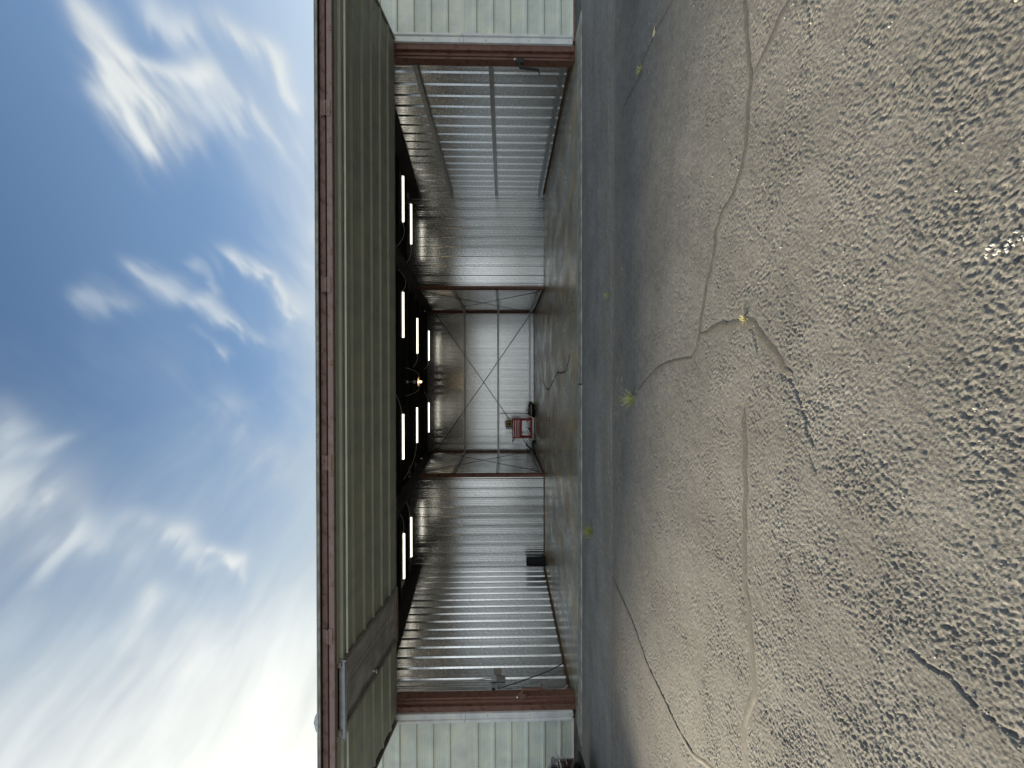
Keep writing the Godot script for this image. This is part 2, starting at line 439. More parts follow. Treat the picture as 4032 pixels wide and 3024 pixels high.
func stamp(grid: PackedFloat32Array, pts: Array, half: float, amount: float, wander: float, soft: float) -> void:
	for i in pts.size() - 1:
		var a: Vector2 = pts[i]
		var b: Vector2 = pts[i + 1]
		var n := int(a.distance_to(b) / 0.006) + 1
		for k in n:
			var p := a.lerp(b, float(k) / n)
			p += Vector2(n_mid.get_noise_2d(p.x * 3.0, p.y * 3.0), n_mid.get_noise_2d(p.x * 3.0 + 9.0, p.y * 3.0)) * wander
			var wv := half * (0.8 + 0.5 * n_mid.get_noise_2d(p.x * 1.7 + 5.0, p.y * 1.7))
			var reach := wv + soft
			for jj in range(int((p.y - reach) / GC), int((p.y + reach) / GC) + 2):
				for ii in range(int((p.x + GX - reach) / GC), int((p.x + GX + reach) / GC) + 2):
					if ii < 0 or jj < 0 or ii >= gw or jj >= gd: continue
					var d := Vector2(ii * GC - GX, jj * GC).distance_to(p)
					var g := amount * smoothstep(reach, wv * 0.6, d)
					if g > grid[jj * gw + ii]: grid[jj * gw + ii] = g

func sample(grid: PackedFloat32Array, x: float, d: float) -> float:
	var fx := (x + GX) / GC
	var fy := d / GC
	var i := int(fx)
	var j := int(fy)
	if fx < 0.0 or fy < 0.0 or i >= gw - 1 or j >= gd - 1: return 0.0
	fx -= i; fy -= j
	var q := j * gw + i
	return lerpf(lerpf(grid[q], grid[q + 1], fx), lerpf(grid[q + gw], grid[q + gw + 1], fx), fy)

func ground_height(x: float, d: float) -> float:
	var amp := lerpf(1.0, 0.92, smoothstep(1.85, 2.1, d + 0.08 * n_big.get_noise_2d(x * 2.0, 3.0))) * lerpf(1.0, 0.16, smoothstep(4.30, 4.50, d + x * 0.02))
	var patch := clampf(0.80 + 0.9 * n_big.get_noise_2d(x * 1.8, d * 1.8), 0.45, 1.25)
	var r := n_rough.get_noise_2d(x, d)
	var h := (r * 0.0050 + n_fine.get_noise_2d(x, d) * 0.0021) * patch
	h -= maxf(0.0, n_pit.get_noise_2d(x, d) - 0.30) * 0.010 * patch
	h = minf(h, 0.0012 + 0.45 * h)
	h *= amp
	var s := sample(g_seal, x, d)
	h = lerpf(h, -0.0012, s)
	h += n_big.get_noise_2d(x * 0.35 + 40.0, d * 0.35) * 0.004
	return h - sample(g_crack, x, d)

func ground_color(x: float, d: float, h: float) -> Color:
	var v := 1.0 + 0.22 * n_big.get_noise_2d(x * 0.8 + 7.0, d * 0.8) + 0.10 * n_mid.get_noise_2d(x, d)
	var c := Vector3(0.270, 0.269, 0.264) * v
	# newer, finer strip laid along the hangar, colour lightened to offset the shade there
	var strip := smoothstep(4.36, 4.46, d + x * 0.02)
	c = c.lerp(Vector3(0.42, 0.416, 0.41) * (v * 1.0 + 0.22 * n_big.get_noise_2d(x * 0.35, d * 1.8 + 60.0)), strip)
	# dust blown along the joint, with a ragged edge
	var e := d - (4.50 - x * -0.02) + 0.28 * n_mid.get_noise_2d(x * 0.25, d * 0.6)
	var dust := smoothstep(-0.55, -0.30, e) * smoothstep(0.62, 0.25, e) * clampf(0.6 + 1.1 * n_mid.get_noise_2d(x * 0.5 + 3.0, d * 1.4), 0.15, 1.0)
	c = c.lerp(Vector3(0.40, 0.355, 0.295), dust * 0.7)
	# dust at the slab
	var e2 := smoothstep(5.65, 5.95, d + 0.30 * n_mid.get_noise_2d(x * 0.3 + 11.0, d * 0.8))
	c = c.lerp(Vector3(0.40, 0.37, 0.32), e2 * 0.5 * clampf(0.5 + n_mid.get_noise_2d(x * 0.7, d), 0.0, 1.0))
	return Color(c.x, c.y, c.z)

func make_ground() -> void:
	n_rough = noise(101, 56.0, 2)
	n_fine = noise(102, 112.0, 2)
	n_mid = noise(103, 5.0, 3)
	n_big = noise(104, 1.5, 3)
	n_pit = noise(105, 24.0, 2)
	gw = int(2.0 * GX / GC) + 1
	gd = int(6.4 / GC) + 1
	g_seal.resize(gw * gd)
	g_crack.resize(gw * gd)
	for k in SEALS:
		stamp(g_seal, pairs(SEALS[k][1]), SEALS[k][0] * 1.25, 1.0, 0.004, 0.012)
	for c in CRACKS:
		stamp(g_crack, pairs(c[2]), c[0] * 0.42, c[1] * 0.8, 0.012, 0.004)
	var pos := PackedVector3Array()
	var nor := PackedVector3Array()
	var col := PackedColorArray()
	var idx := PackedInt32Array()
	# fine near, coarser further off: first and last distance, half width, cell
	for band in [[0.55, 1.10, 1.60, 0.005], [1.10, 1.70, 2.20, 0.0055], [1.70, 2.40, 2.95, 0.007], [2.40, 3.30, 3.90, 0.0095], [3.30, 4.62, 5.3, 0.013], [4.62, 6.24, 7.3, 0.032]]:
		var d0: float = band[0]
		var d1: float = band[1]
		var hw: float = band[2]
		var nx := int(2.0 * hw / band[3])
		var nd := int((d1 - d0) / band[3])
		var sx := 2.0 * hw / nx
		var sd := (d1 - d0) / nd
		var hs := PackedFloat32Array()
		hs.resize((nx + 3) * (nd + 3))
		for j in nd + 3:
			for i in nx + 3:
				hs[j * (nx + 3) + i] = ground_height((i - 1) * sx - hw, d0 + (j - 1) * sd)
		var start := pos.size()
		for j in nd + 1:
			for i in nx + 1:
				var x := i * sx - hw
				var d := d0 + j * sd
				var q := (j + 1) * (nx + 3) + i + 1
				pos.append(Vector3(x, hs[q], -d))
				nor.append(Vector3(-(hs[q + 1] - hs[q - 1]) / (2.0 * sx), 1.0, (hs[q + nx + 3] - hs[q - nx - 3]) / (2.0 * sd)).normalized())
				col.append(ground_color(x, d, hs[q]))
		for j in nd:
			for i in nx:
				var a := start + j * (nx + 1) + i
				var b := a + nx + 1
				idx.append_array(PackedInt32Array([a, b, a + 1, a + 1, b, b + 1]))
		# plain aprons on both sides of the band
		for s: float in [-1.0, 1.0]:
			var st0 := pos.size()
			for k in 4:
				var x: float = s * (hw - 0.002) if k % 2 == 0 else s * 60.0
				var d := d0 if k < 2 else d1
				pos.append(Vector3(x, -0.001, -d)); nor.append(Vector3.UP); col.append(Color(0.22, 0.212, 0.198))
			idx.append_array(PackedInt32Array([st0, st0 + 1, st0 + 2, st0 + 2, st0 + 1, st0 + 3]))
	# the rest of the apron and the field beyond, to the horizon
	for r in [[-600.0, 600.0, -0.55, 600.0], [-600.0, -60.0, -6.24, -0.55], [60.0, 600.0, -6.24, -0.55], [-600.0, -6.1, -600.0, -6.24], [6.1, 600.0, -600.0, -6.24], [-6.1, 6.1, -600.0, -17.0]]:
		var st0 := pos.size()
		for p in [Vector3(r[0], -0.001, r[2]), Vector3(r[1], -0.001, r[2]), Vector3(r[1], -0.001, r[3]), Vector3(r[0], -0.001, r[3])]:
			pos.append(p); nor.append(Vector3.UP); col.append(Color(0.22, 0.212, 0.198))
		idx.append_array(PackedInt32Array([st0, st0 + 1, st0 + 2, st0, st0 + 2, st0 + 3]))
	var arr := []
	arr.resize(Mesh.ARRAY_MAX)
	arr[Mesh.ARRAY_VERTEX] = pos
	arr[Mesh.ARRAY_NORMAL] = nor
	arr[Mesh.ARRAY_COLOR] = col
	arr[Mesh.ARRAY_INDEX] = idx
	var mesh := ArrayMesh.new()
	mesh.add_surface_from_arrays(Mesh.PRIMITIVE_TRIANGLES, arr)
	var g := place("ground", mesh, M.asphalt, self)
	meta(g, "weathered grey asphalt apron with sealed cracks in front of the hangar", "", "", "structure")
	# crack sealant: low ribbons of smooth filler
	for k in SEALS:
		var st := SurfaceTool.new()
		st.begin(Mesh.PRIMITIVE_TRIANGLES)
		st.set_smooth_group(0)
		var c := Curve2D.new()
		for p in pairs(SEALS[k][1]):
			c.add_point(p)
		var rows := []
		var n := int(c.get_baked_length() / 0.02) + 1
		for i in n + 1:
			var s := c.get_baked_length() * i / n
			var p := c.sample_baked(s)
			var q := c.sample_baked(minf(s + 0.03, c.get_baked_length())) - c.sample_baked(maxf(s - 0.03, 0.0))
			var side := Vector2(-q.y, q.x).normalized()
			p += side * 0.006 * n_mid.get_noise_2d(p.x * 2.0, p.y * 2.0)
			var taper := smoothstep(0.0, 0.12, minf(s, c.get_baked_length() - s) + 0.03)
			var row := []
			for e in 5:
				var t := (e - 2) / 2.0
				var wv: float = SEALS[k][0] * taper * (1.0 + 0.45 * n_mid.get_noise_2d(p.x * 2.6 + t * 40.0, p.y * 2.6) + 0.22 * n_fine.get_noise_2d(p.x + t * 40.0, p.y))
				var w2 := p + side * t * wv
				var y: float = n_big.get_noise_2d(w2.x * 0.35 + 40.0, w2.y * 0.35) * 0.004
				y += [-0.0035, 0.0006, 0.0014, 0.0006, -0.0035][e] + 0.0004 * n_fine.get_noise_2d(w2.x, w2.y)
				row.append(Vector3(w2.x, y, -w2.y))
			rows.append(row)
		for i in n:
			for e in 4:
				quad(st, rows[i][e], rows[i][e + 1], rows[i + 1][e + 1], rows[i + 1][e])
		obj("crack_seal", st, M.seal, g)

# ---------------------------------------------------------------- sheet metal
var sheets := {}

# a ribbed sheet one metre long (local y), width w (local x), ribs rising by rib (local z)
func sheet(w: float, rib: float, minor: float, lines: int, pitch := 0.3048, lead := 0.0) -> ArrayMesh:
	var key := "%.3f %.3f %.4f %d %.3f %.3f" % [w, rib, minor, lines, pitch, lead]
	if sheets.has(key): return sheets[key]
	var p: Array[Vector2] = [Vector2(0, 0)]
	var k := 0
	while true:
		var x0 := lead + k * pitch
		if x0 > w: break
		for q in [[0.0225, 0.0], [0.044, rib], [0.076, rib], [0.0975, 0.0]]:
			p.append(Vector2(x0 + q[0], q[1]))
		for i in lines:
			var cx := x0 + 0.0975 + (pitch - 0.075) * (i + 1.0) / (lines + 1.0)
			for q in [[-0.017, 0.0], [-0.007, minor], [0.007, minor], [0.017, 0.0]]:
				p.append(Vector2(cx + q[0], q[1]))
		k += 1
	var cut: Array[Vector2] = []
	for q in p:
		if q.x >= 0.0 and q.x < w: cut.append(q)
	cut.append(Vector2(w, cut[-1].y))
	var st := new_st()
	for i in cut.size() - 1:
		quad(st, Vector3(cut[i].x, 0, cut[i].y), Vector3(cut[i].x, 1, cut[i].y), Vector3(cut[i + 1].x, 1, cut[i + 1].y), Vector3(cut[i + 1].x, 0, cut[i + 1].y))
	st.generate_normals()
	sheets[key] = st.commit()
	return sheets[key]

func roof_y(z: float) -> float:
	return 3.86 + 0.085 * (FRONT - z)

# a wall of upright sheets from a to b (on the floor), facing n; rib < 0 are grooves
func wall(called: String, parent: Node, a: Vector3, b: Vector3, n: Vector3, rib: float, minor: float, lead := 0.0) -> Node3D:
	var w := part(called, parent)
	var along := (b - a).normalized()
	var length := a.distance_to(b)
	var x := 0.0
	var odd := 0
	while x < length - 0.02:
		var width := minf(0.9144, length - x)
		var s := a + along * x + n * (0.0015 if odd % 2 else 0.0)
		var top := minf(roof_y(s.z), roof_y((s + along * width).z)) + 0.185
		var tilt := 0.0
		place("panel", sheet(width + (0.012 if width > 0.9 else 0.0), rib, minor, 3, 0.3048, lead), M.galv, w, Transform3D(Basis(along, Vector3.UP * (top - 0.02), n.rotated(Vector3.UP, tilt)), s + Vector3.UP * 0.02))
		x += 0.9144
		odd += 1
	# the outer skin behind the sheets
	var out := -n * 0.16
	var st := new_st()
	var la := Vector3(minf(a.x, b.x), 0.0, minf(a.z, b.z)) + Vector3(minf(out.x, 0), 0, minf(out.z, 0))
	var lb := Vector3(maxf(a.x, b.x), minf(roof_y(a.z), roof_y(b.z)) + 0.185, maxf(a.z, b.z)) + Vector3(maxf(out.x, 0), 0, maxf(out.z, 0))
	if n.x != 0.0:
		if n.x > 0: lb.x = a.x - 0.10
		else: la.x = a.x + 0.10
	else:
		lb.z = a.z - 0.10
	bx(st, la, lb, 0.0)
	obj("outer_skin", st, M.outer, w)
	return w

# a C-shaped girt from a to b, standing proud of the wall along n
func girt(parent: Node, a: Vector3, b: Vector3, n: Vector3, depth := 0.10, h := 0.085) -> void:
	var along := (b - a).normalized()
	var xf := Transform3D(Basis(along, Vector3.UP, along.cross(Vector3.UP)), a)
	var s := 1.0 if xf.basis.z.dot(n) > 0.0 else -1.0
	var l := a.distance_to(b)
	var st := new_st()
	var z0 := 0.012 * s
	var z1 := depth * s
	bx(st, Vector3(0, -h / 2, minf(z1 - 0.003 * s, z1)), Vector3(l, h / 2, maxf(z1 - 0.003 * s, z1)), 0.0, xf)
	bx(st, Vector3(0, h / 2 - 0.003, minf(z0, z1 - 0.003 * s)), Vector3(l, h / 2, maxf(z0, z1 - 0.003 * s)), 0.0, xf)
	bx(st, Vector3(0, -h / 2, minf(z0, z1 - 0.003 * s)), Vector3(l, -h / 2 + 0.003, maxf(z0, z1 - 0.003 * s)), 0.0, xf)
	bx(st, Vector3(0, -h / 2 + 0.003, minf(z0, z0 + 0.003 * s)), Vector3(l, -h / 2 + 0.02, maxf(z0, z0 + 0.003 * s)), 0.0, xf)
	obj("girt", st, M.galv_flat, parent)

func column(parent: Node, x: float, z: float, sx: float, top: float) -> void:
	var st := new_st()
	bx(st, Vector3(x - 0.045, 0.0, z - 0.10), Vector3(x + 0.045, top, z - 0.092), 0.0)
	bx(st, Vector3(x - 0.045, 0.0, z + 0.092), Vector3(x + 0.045, top, z + 0.10), 0.0)
	bx(st, Vector3(x - 0.004, 0.0, z - 0.092), Vector3(x + 0.004, top, z + 0.092), 0.0)
	bx(st, Vector3(x - 0.09, 0.0, z - 0.13), Vector3(x + 0.09, 0.012, z + 0.13), 0.002)
	obj("column", st, M.primer, parent)

func rod(parent: Node, a: Vector3, b: Vector3) -> void:
	var st := new_st()
	tube(st, [a, a.lerp(b, 0.5) + Vector3(0, -0.01, 0), b], 0.011, 6)
	obj("brace_rod", st, M.rod, parent)

# ---------------------------------------------------------------- hangar
func make_hangar() -> void:
	var fl := new_st()
	bx(fl, Vector3(-SIDE - 0.1, -0.25, REAR - 0.1), Vector3(SIDE + 0.1, 0.012, -6.49), 0.004)
	var f := obj("hangar_floor", fl, M.floor, self)
	meta(f, "stained polished concrete slab inside the hangar", "", "", "structure")
	# the strip of the slab in front of the door groove, in two pours with an open joint
	for r in [[-6.2, -0.055], [-0.035, 6.2]]:
		var st := new_st()
		bx(st, Vector3(r[0], -0.2, -6.465), Vector3(r[1], 0.014, -6.19), 0.008)
		obj("door_sill", st, M.sill, f)
	var gr := new_st()
	bx(gr, Vector3(-6.2, -0.22, -6.49), Vector3(6.2, -0.012, -6.465), 0.0)
	obj("door_groove", gr, M.joint, f)

	# a wandering dark crack in the slab
	var fc := [Vector3(0.100, 0.0145, -12.527), Vector3(0.006, 0.0145, -12.377), Vector3(-0.224, 0.0145, -11.415), Vector3(-0.240, 0.0145, -10.813), Vector3(0.028, 0.0145, -9.686), Vector3(0.202, 0.0145, -9.083), Vector3(0.204, 0.0145, -8.411), Vector3(0.202, 0.0145, -7.772), Vector3(0.369, 0.0145, -7.487), Vector3(0.541, 0.0145, -7.273)]
	var cs := new_st()
	var prev := []
	for i in 61:
		var q := i / 60.0 * (fc.size() - 1)
		var k0 := mini(int(q), fc.size() - 2)
		var p: Vector3 = fc[k0].lerp(fc[k0 + 1], q - k0)
		p += Vector3(n_mid.get_noise_2d(p.x * 4.0, p.z * 4.0), 0, n_mid.get_noise_2d(p.x * 4.0 + 7.0, p.z * 4.0)) * 0.05
		var side: Vector3 = (fc[k0 + 1] - fc[k0]).cross(Vector3.UP).normalized() * (0.012 + 0.03 * absf(n_mid.get_noise_2d(i * 0.13, 2.0)))
		var cur := [p - side, p + side]
		if prev.size(): quad(cs, prev[0], prev[1], cur[1], cur[0])
		prev = cur
	obj("slab_crack", cs, M.slab_crack, f)

	var b := thing("hangar_building", "steel hangar with galvanised inside walls and pale green ribbed front", "building", Vector3(0, 0, -11))
	b.position = Vector3.ZERO
	# inside walls
	wall("side_wall", b, Vector3(SIDE, 0, WING), Vector3(SIDE, 0, FRONT - 0.05), Vector3.LEFT, -0.028, -0.0025, 0.05)
	wall("side_wall", b, Vector3(-SIDE, 0, FRONT - 0.05), Vector3(-SIDE, 0, WING), Vector3.RIGHT, 0.028, 0.0025, 0.11)
	wall("wing_wall", b, Vector3(BAY + 0.05, 0, WING), Vector3(SIDE, 0, WING), Vector3.BACK, 0.024, 0.0045, 0.0)
	wall("wing_wall", b, Vector3(-SIDE, 0, WING), Vector3(-BAY - 0.05, 0, WING), Vector3.BACK, 0.024, 0.0045, 0.12)
	wall("bay_wall", b, Vector3(BAY, 0, REAR), Vector3(BAY, 0, WING), Vector3.LEFT, -0.028, -0.004, 0.02)
	wall("bay_wall", b, Vector3(-BAY, 0, WING), Vector3(-BAY, 0, REAR), Vector3.RIGHT, -0.028, -0.004, 0.08)
	wall("rear_wall", b, Vector3(-BAY, 0, REAR), Vector3(BAY, 0, REAR), Vector3.BACK, -0.024, -0.004, 0.03)
	for y in [0.17, 1.55, 3.0]:
		girt(b, Vector3(SIDE, y, WING + 0.03), Vector3(SIDE, y, FRONT - 0.10), Vector3.LEFT)
		girt(b, Vector3(-BAY + 0.05, y + 0.03, REAR), Vector3(BAY - 0.05, y + 0.03, REAR), Vector3.BACK, 0.09)
		girt(b, Vector3(BAY, y, REAR + 0.12), Vector3(BAY, y, WING - 0.12), Vector3.LEFT, 0.07)
		girt(b, Vector3(-BAY, y, REAR + 0.12), Vector3(-BAY, y, WING - 0.12), Vector3.RIGHT, 0.07)
	# rusty base angles along the walls
	for r in [[SIDE - 0.045, WING, SIDE - 0.008, FRONT - 0.1], [-SIDE + 0.035, WING, -SIDE + 0.07, FRONT - 0.1], [BAY - 0.05, REAR + 0.1, BAY - 0.006, WING - 0.1], [-BAY + 0.006, REAR + 0.1, -BAY + 0.05, WING - 0.1]]:
		box("base_angle", Vector3(r[0], 0.012, r[1]), Vector3(r[2], 0.05, r[3]), M.rust_wood, b, 0.004)
	box("base_angle", Vector3(-SIDE, 0.012, WING + 0.03), Vector3(-BAY - 0.06, 0.035, WING + 0.055), M.rust_wood, b)
	box("base_angle", Vector3(-BAY, 0.012, REAR + 0.03), Vector3(BAY, 0.035, REAR + 0.055), M.rust_wood, b)
	for s: float in [-1.0, 1.0]:
		column(b, s * (BAY - 0.02), WING + 0.02, s, roof_y(WING) - 0.03)
		column(b, s * (BAY - 0.03), REAR + 0.14, s, roof_y(REAR) - 0.03)
	# wind bracing
	rod(b, Vector3(2.95, 4.27, REAR + 0.11), Vector3(-3.0, 0.16, REAR + 0.11))
	rod(b, Vector3(-3.0, 4.27, REAR + 0.13), Vector3(2.95, 0.16, REAR + 0.13))
	for s: float in [-1.0, 1.0]:
		rod(b, Vector3(s * (BAY - 0.08), 4.1, WING - 0.1), Vector3(s * (BAY - 0.08), 0.15, REAR + 0.25))
		rod(b, Vector3(s * (BAY - 0.10), 4.3, REAR + 0.25), Vector3(s * (BAY - 0.10), 0.15, WING - 0.1))
	# roof: rafters, purlins, sheets
	var roof := part("roof", b)
	for s: float in [-1.0, 1.0]:
		for x in [BAY, SIDE - 0.1]:
			var z1 := REAR if x < 4.0 else WING
			var st := new_st()
			var sl := Transform3D(Basis(Vector3.RIGHT, atan(0.085)), Vector3(s * x, roof_y(FRONT), FRONT))
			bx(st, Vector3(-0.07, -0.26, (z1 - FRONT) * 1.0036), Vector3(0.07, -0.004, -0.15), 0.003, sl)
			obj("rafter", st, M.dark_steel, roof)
	var k := 0
	var z := FRONT - 0.9
	while z > REAR + 0.3:
		var hw := SIDE if z > WING else BAY
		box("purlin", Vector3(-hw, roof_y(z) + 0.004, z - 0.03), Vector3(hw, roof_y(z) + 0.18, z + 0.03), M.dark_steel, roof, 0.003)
		z -= 1.25
	var slope := Basis(Vector3.RIGHT, atan(0.085))
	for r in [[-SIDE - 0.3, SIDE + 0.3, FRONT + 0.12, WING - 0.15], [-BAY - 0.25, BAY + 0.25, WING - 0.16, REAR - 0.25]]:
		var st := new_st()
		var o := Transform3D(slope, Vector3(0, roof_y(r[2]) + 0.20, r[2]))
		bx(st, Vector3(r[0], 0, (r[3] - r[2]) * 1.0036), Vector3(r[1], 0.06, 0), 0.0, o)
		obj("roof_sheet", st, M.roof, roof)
	# beam over the rear wall and over the door
	box("eave_beam", Vector3(-BAY + 0.05, roof_y(REAR) - 0.03, REAR + 0.03), Vector3(BAY - 0.05, roof_y(REAR) + 0.19, REAR + 0.22), M.dark_steel, b)
	box("door_header", Vector3(-5.82, 3.56, FRONT - 0.28), Vector3(5.88, 4.02, FRONT - 0.06), M.dark_steel, b)
	# front wall: ribbed siding running level
	var lap := 2.02
	for s: float in [-1.0, 1.0]:
		var w := part("front_wall", b)
		var rows := [[0.03, lap - 0.9144 - 0.03], [lap - 0.9144 - 0.0, lap], [lap, lap + 0.9144], [lap + 0.9144, 3.9]]
		var heights := [0.03, 0.19, 1.1056, 2.02, 2.9344]
		for i in 5:
			var y0: float = heights[i]
			var y1: float = heights[i + 1] if i < 4 else 3.92
			var lead: float = [-0.06, 0.04, 0.04, 0.245, 0.245][i]
			var x0: float = 12.0 if s > 0.0 else -6.16
			place("panel", sheet(y1 - y0 + (0.006 if i < 4 else 0.0), 0.030, -0.0035, 6, 0.3048, lead), M.green, w, Transform3D(Basis(Vector3.UP, Vector3.LEFT * 5.84, Vector3.BACK), Vector3(x0, y0, FRONT + 0.012 + 0.002 * (i % 2))))
		var st := new_st()
		bx(st, Vector3(minf(s * 6.12, s * 12.0), 0.03, FRONT - 0.16), Vector3(maxf(s * 6.12, s * 12.0), 3.92, FRONT - 0.02), 0.0)
		obj("outer_skin", st, M.outer, w)
		box("base_trim", Vector3(minf(s * 6.17, s * 12.0), 0.0, FRONT - 0.015), Vector3(maxf(s * 6.17, s * 12.0), 0.045, FRONT + 0.035), M.primer_dull, w, 0.003)
		var ev := new_st()
		bx(ev, Vector3(minf(s * 6.3, s * 12.0), 3.92, FRONT - 0.2), Vector3(maxf(s * 6.3, s * 12.0), 4.1, FRONT + 0.16), 0.01)
		obj("eave_trim", ev, M.outer, w)
	# door jambs and their white corner trim
	for s: float in [-1.0, 1.0]:
		var inner := 5.885 if s > 0.0 else 5.82
		var j := part("door_jamb", b)
		var mk := func(called: String, x0: float, x1: float, z0: float, z1: float, y1: float, m: Material, c: float):
			box(called, Vector3(minf(s * x0, s * x1), 0.0, z0), Vector3(maxf(s * x0, s * x1), y1, z1), m, j, c)
		mk.call("flange", inner + 0.105, inner + 0.205, FRONT - 0.12, FRONT + 0.02, 3.75, M.primer, 0.006)
		mk.call("web", inner + 0.045, inner + 0.104, FRONT - 0.16, FRONT - 0.03, 3.75, M.primer, 0.004)
		mk.call("track", inner, inner + 0.044, FRONT - 0.20, FRONT - 0.05, 3.75, M.primer, 0.004)
		mk.call("base_plate", inner - 0.03, inner + 0.22, FRONT - 0.22, FRONT + 0.05, 0.02, M.rust_wood, 0.003)
		var t := part("jamb_trim", b)
		for seg in [[0.06, 2.02], [2.024, 3.74]]:
			box("trim_face", Vector3(minf(s * (inner + 0.208), s * (inner + 0.31)), seg[0], FRONT - 0.02), Vector3(maxf(s * (inner + 0.208), s * (inner + 0.31)), seg[1], FRONT + 0.055), M.white, t, 0.004)
			box("trim_lip", Vector3(minf(s * (inner + 0.3105), s * (inner + 0.365)), seg[0] + 0.005, FRONT + 0.0), Vector3(maxf(s * (inner + 0.3105), s * (inner + 0.365)), seg[1] - 0.001, FRONT + 0.078), M.white, t, 0.012)
		var sc := new_st()
		for y in [0.12, 0.85, 1.62, 2.1, 2.75, 3.3]:
			tube(sc, [Vector3(s * (inner + 0.25), y, FRONT + 0.055), Vector3(s * (inner + 0.25), y, FRONT + 0.062)], 0.007, 6)
		var screws := obj("screw", sc, M.rod, t)
		meta(screws, "", "", "", "stuff")

# ---------------------------------------------------------------- bifold door
func make_door() -> void:
	var d := thing("bifold_door", "pale green ribbed bifold door folded up over the opening like a canopy", "door")
	var inner := Vector3(0, 3.277, -6.70)
	var outer := Vector3(0, 3.505, -4.86)
	var across := (outer - inner).normalized()
	var n := Vector3(0, -across.z, across.y)
	var length := inner.distance_to(outer)
	var lower := part("lower_leaf", d)
	# siding of the lower leaf, ribs running the width of the door; the walk door interrupts it
	var bits := [[6.12, 2.15], [2.16, -1.95], [-1.94, -3.70], [-4.67, -6.06]]
	for b in bits:
		for row in 2:
			var w := length * 0.5
			var at := inner + across * (row * w)
			var xf := Transform3D(Basis(across, Vector3.LEFT * (b[0] - b[1]), n), Vector3(b[0], at.y, at.z) + n * (0.0015 * row))
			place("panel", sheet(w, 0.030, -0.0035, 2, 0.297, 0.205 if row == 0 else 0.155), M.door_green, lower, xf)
	var frame := Transform3D(Basis(Vector3.RIGHT, n.cross(Vector3.RIGHT) * -1.0, n), inner)
	frame.basis = Basis(Vector3.RIGHT, across, Vector3.RIGHT.cross(across))
	# frame.basis.z points up and back, away from the siding
	var up := frame.basis.z
	if up.y < 0.0: up = -up
	frame.basis = Basis(Vector3.RIGHT, across, up)
	for r in [["bottom_rail", -6.1, 6.1, -0.012, 0.06], ["mid_rail", -6.1, 6.1, length * 0.5 - 0.03, length * 0.5 + 0.03]]:
		var st := new_st()
		bx(st, Vector3(r[1], r[3], 0.012), Vector3(r[2], r[4], 0.075), 0.004, frame)
		obj(r[0], st, M.primer, lower)
	var back := new_st()
	bx(back, Vector3(-6.1, 0.0, 0.08), Vector3(6.1, length, 0.092), 0.0, frame)
	obj("back_liner", back, M.roof, lower)
	for x in [-6.1, -3.05, 0.0, 3.05, 6.02]:
		var st := new_st()
		bx(st, Vector3(x, 0.062, 0.013), Vector3(x + 0.07, length - 0.06, 0.074), 0.0, frame)
		obj("stile", st, M.primer, lower)
	# ends of the leaf and the angle along its lower edge
	for s: float in [-1.0, 1.0]:
		var st := new_st()
		bx(st, Vector3(minf(s * 6.125, s * 6.16), -0.01, -0.034), Vector3(maxf(s * 6.125, s * 6.16), length + 0.02, 0.08), 0.003, frame)
		obj("end_trim", st, M.door_frame, lower)
	var ed := new_st()
	bx(ed, Vector3(-6.12, -0.026, -0.010), Vector3(6.12, -0.013, 0.08), 0.003, frame)
	obj("edge_trim", ed, M.door_frame, lower)
	# pale flashing hanging down across the leaf near the fold
	for r in [[-6.12, -4.73], [-3.67, 6.12]]:
		var fs := new_st()
		bx(fs, Vector3(r[0], 1.672, -0.060), Vector3(r[1], 1.680, -0.031), 0.002, frame)
		obj("flashing", fs, M.green, lower)
	# rails at the fold, with hinges across the gap between them
	box("fold_rail", Vector3(-6.16, 3.505, -4.90), Vector3(6.16, 3.578, -4.81), M.primer_pale, lower, 0.006)
	var upper := part("upper_leaf", d)
	box("fold_rail", Vector3(-6.16, 3.603, -4.92), Vector3(6.16, 3.676, -4.83), M.primer_dull, upper, 0.006)
	var uslope := Transform3D(Basis(Vector3.RIGHT, -atan2(0.30, 1.95)), Vector3(0, 3.70, -4.80))
	for b in [[-6.2, -2.05], [-2.045, 2.05], [2.055, 6.2]]:
		var xf := uslope * Transform3D(Basis(Vector3.FORWARD, Vector3.LEFT * (b[1] - b[0]), Vector3.UP), Vector3(b[1], 0.004, 0.0))
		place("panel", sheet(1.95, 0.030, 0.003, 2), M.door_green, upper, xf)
	var lin_st := new_st()
	bx(lin_st, Vector3(-6.2, -0.02, -1.95), Vector3(6.2, -0.004, 0.0), 0.0, uslope)
	obj("back_liner", lin_st, M.roof, upper)
	box("drip_edge", Vector3(-6.2, 3.679, -4.86), Vector3(6.2, 3.712, -4.785), M.door_frame, upper, 0.004)
	box("drip_cap", Vector3(-6.2, 3.7125, -4.85), Vector3(6.2, 3.722, -4.778), M.white, upper, 0.002)
	for x in [5.76, 3.51, 1.25, -1.04, -3.29, -5.55]:
		var h := part("hinge", d, Vector3(x, 3.59, -4.80))
		for i in 3:
			var st := new_st()
			tube(st, [Vector3(-0.09 + i * 0.06, 0, 0.004), Vector3(-0.034 + i * 0.06, 0, 0.004)], 0.0115, 8)
			obj("knuckle", st, M.primer_pale, h)
		for s: float in [-1.0, 1.0]:
			var st := new_st()
			bx(st, Vector3(-0.10, minf(s * 0.010, s * 0.062), -0.010), Vector3(0.10, maxf(s * 0.010, s * 0.062), 0.0), 0.002)
			obj("hinge_leaf", st, M.primer_pale if s < 0.0 else M.primer_dull, h)
	# a bracket on the top edge
	var br := new_st()
	var prof := [Vector2(-0.17, 0.0), Vector2(-0.13, 0.04), Vector2(-0.02, 0.068), Vector2(0.06, 0.05), Vector2(0.165, 0.0)]
